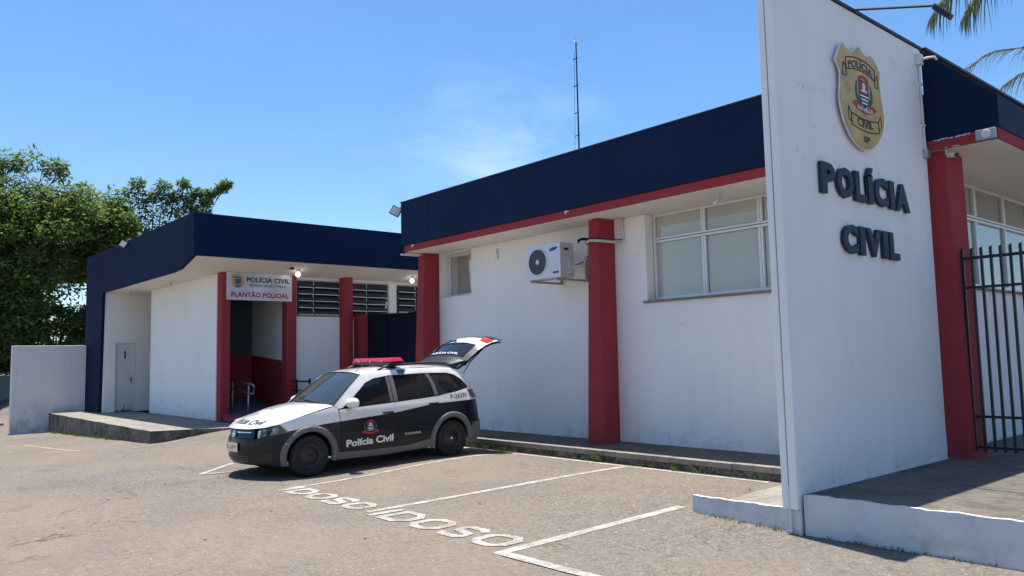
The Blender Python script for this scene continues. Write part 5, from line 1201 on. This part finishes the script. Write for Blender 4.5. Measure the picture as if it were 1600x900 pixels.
# palm beyond the right eaves
pm = empty('palm_tree', 'palm tree whose drooping fronds hang into the top right corner', 'palm', (-1.9, 14.0, .34))
bm = bmesh.new(); add_tube(bm, [(-1.9, 14.0, .3), (-1.95, 14, 3.5), (-2.2, 14, 7.2), (-2.3, 14, 7.9)], [.19, .15, .13, .16], 14); put('trunk', bm, M['stem'], pm, smooth=True)
def frond(pts, n, ll, mat, seed, hang=.8, wd=.014, nm='frond'):
    g = random.Random(seed); P = [Vector(p) for p in pts]
    def ev(t):
        x = t*(len(P)-1); i = min(int(x), len(P)-2); f = x-i
        a, b, c, d = [P[max(0, min(len(P)-1, i+k))] for k in (-1, 0, 1, 2)]
        return .5*((2*b)+(-a+c)*f+(2*a-5*b+4*c-d)*f*f+(-a+3*b-3*c+d)*f**3)
    bm = bmesh.new(); add_tube(bm, [ev(i/14) for i in range(15)], [lerp(.022, .004, i/14) for i in range(15)], 6)
    rach = put(nm, bm, M['stem'], pm, smooth=True)
    bm = bmesh.new()
    for k in range(n):
        t = .06+.94*k/n; p = ev(t); d = (ev(min(1, t+.02))-ev(max(0, t-.02))).normalized()
        for sg in (-1, 1):
            sdv = d.cross(Vector((0, 0, 1))).normalized()*sg
            L = ll*math.sin(math.pi*(.12+.80*t))**.7*g.uniform(.75, 1.1)
            dr = (sdv*g.uniform(.35, .8)+d*g.uniform(.3, .7)+Vector((0, 0, g.uniform(-.2, .25)))).normalized(); q = p.copy(); prev = None; N = 5
            wv = dr.cross(d).normalized()
            for j in range(N+1):
                w = wd*(1-(j/N)**1.5)*(.5+.5*min(1, j+.6)); a, b = bm.verts.new(q+wv*w), bm.verts.new(q-wv*w)
                if prev: bm.faces.new((prev[0], prev[1], b, a))
                prev = (a, b); dr = (dr+Vector((g.uniform(-.05, .05), g.uniform(-.05, .05), -hang*.42))).normalized(); q = q+dr*L/N
    put('leaflets', bm, mat, rach)
crown_ = (-2.3, 14, 7.9)
frond([crown_, (-3.2, 14, 8.3), (-4.1, 14, 8.05), (-4.75, 14, 7.6), (-5.1, 14, 7.25)], 58, .95, M['palm'], 1, 1.1, .016)
frond([crown_, (-3.0, 14.1, 8.1), (-3.8, 14.2, 7.95), (-4.4, 14.3, 7.55), (-4.7, 14.3, 7.2)], 52, .9, M['palm'], 2, 1.15, .016)
frond([crown_, (-2.9, 13.9, 7.0), (-3.6, 13.9, 6.30), (-4.2, 13.95, 6.33), (-4.72, 14, 6.15)], 60, .62, M['palm_dry'], 3, .8, .007)
frond([crown_, (-3.0, 14.2, 6.7), (-3.6, 14.1, 6.05), (-4.0, 14, 5.82), (-4.35, 14, 5.55)], 52, .55, M['palm_dry'], 4, .9, .008)
for k in range(7):
    a = k*.9+.2; dx, dy = math.cos(a), math.sin(a)
    if dx < -.2: continue
    frond([crown_, (-2.3+dx*.9, 14+dy*.9, 8.6), (-2.3+dx*1.8, 14+dy*1.8, 8.5), (-2.3+dx*2.5, 14+dy*2.5, 7.8)], 34, .8, M['palm'], 10+k, 1.0, .018)

# ------------------------------------------------------------------ grass and weeds at the foot of kerbs
def tuft(name, spots, label, seed, hmin=.03, hmax=.10, w=.004):
    g = np.random.default_rng(seed); V = []; F = []
    for (x, y, z, r, n, hk) in spots:
        for k in range(n):
            a = g.random()*6.283; rr = r*math.sqrt(g.random()); px_, py_ = x+rr*math.cos(a), y+rr*math.sin(a)*.5; h = (hmin+(hmax-hmin)*g.random())*hk
            b = g.random()*6.283; lx, ly = math.cos(b)*h*.6, math.sin(b)*h*.6; nx_, ny_ = -math.sin(b)*w, math.cos(b)*w; i = len(V)
            V += [(px_-nx_, py_-ny_, z), (px_+nx_, py_+ny_, z), (px_+lx*.4+nx_*.7, py_+ly*.4+ny_*.7, z+h*.7), (px_+lx, py_+ly, z+h)]
            F.append((i, i+1, i+2, i+3))
    me = fast_mesh(name, np.array(V), np.array(F)); tag(link(name, me, M['grass']), label, 'grass', kind='stuff')
g_ = random.Random(21)
sp_ = [(x, 8.96+g_.uniform(-.03, .02), gh(x, 8.95)-.01, .09, g_.randint(4, 18), g_.uniform(.4, 1)) for x in np.arange(-12, -5.3, .11) if g_.random() < .6]
sp_ += [(-8.3+g_.uniform(-.2, .2), 8.96, 0, .07, 20, 1.6) for _ in range(2)]+[(-6.9+g_.uniform(-.3, .3), 8.96, 0, .07, 14, 1.2) for _ in range(4)]+[(-10.9+g_.uniform(-.4, .3), 8.93, 0, .1, 16, 1.2) for _ in range(5)]
tuft('grass', sp_, 'weeds and grass tufts growing along the dark kerb', 3)
tuft('grass', [(x, 5.30+g_.uniform(-.05, .03), gh(x, 5.3)-.02, .16, 16, g_.uniform(.6, 1.6)) for x in np.arange(-28.3, -20.5, .16) if g_.random() < .7], 'grass fringe below the dark platform front', 4)
tuft('grass', [(x, lerp(6.76, 6.52, (x+5.1)/1.4)-.02 if x < -3.7 else 6.53, -.01, .05, 9, g_.uniform(.25, .6)) for x in np.arange(-5.0, -2.2, .06) if g_.random() < .7], 'short weeds at the foot of the low white wall', 5)
# fallen leaves and grit lying on the yard
V, F = [], []; g = np.random.default_rng(77)
for k in range(90):
    x, y = g.uniform(-22, -1.5), g.uniform(1.5, 8.9); r = g.uniform(.008, .03); a = g.random()*6.28; z = gh(x, y)+.006; i = len(V)
    c_, s_ = math.cos(a)*r, math.sin(a)*r
    V += [(x-c_, y-s_, z), (x+s_*.4, y-c_*.4, z+r*.25), (x+c_, y+s_, z+.002), (x-s_*.4, y+c_*.4, z+r*.2)]; F.append((i, i+1, i+2, i+3))
me = fast_mesh('fallen_leaves', np.array(V), np.array(F)); tag(link('fallen_leaves', me, M['bark']), 'small dry leaves scattered over the asphalt', 'leaves', kind='stuff')

# chips of bare render along the right maroon trim and the kerb wall end, as in the photo
def flakes(name, spots, mat, parent, label=None):
    bm = bmesh.new()
    for (x, y, z, w, h, ax) in spots:
        n = random.randint(5, 7); pts = [(math.cos(6.283*i/n)*w*random.uniform(.5, 1), math.sin(6.283*i/n)*h*random.uniform(.5, 1)) for i in range(n)]
        vs = [bm.verts.new((x+a, y, z+b) if ax == 'y' else (x, y+a, z+b)) for a, b in pts]; bm.faces.new(vs)
    bmesh.ops.recalc_face_normals(bm, faces=bm.faces); return tag(put(name, bm, mat, parent), kind='stuff')
random.seed(31)
flakes('paint_chips', [(random.uniform(-3.65, -3.25), 9.847, 4.075-abs(random.gauss(0, .006)), random.uniform(.01, .05), random.uniform(.004, .012), 'y') for _ in range(16)]+[(random.uniform(-3.55, -3.4), 9.847, 3.955+abs(random.gauss(0, .006)), .02, .008, 'y') for _ in range(4)], M['edge_white'], mb)
flakes('paint_chips', [(-5.05+.03*i+random.uniform(-.02, .02), lerp(6.776, 6.75, i/14), random.choice((.155, .10, .06, .13)), random.uniform(.012, .035), random.uniform(.004, .012), 'y') for i in range(15)], M['ink_white'], ew)
random.seed(9)
flakes('wall_marks', [(-3.7445, random.uniform(6.9, 9.6), random.uniform(3.3, 5.0), random.uniform(.004, .014), random.uniform(.004, .012), 'x') for _ in range(16)], M['stem'], sw)
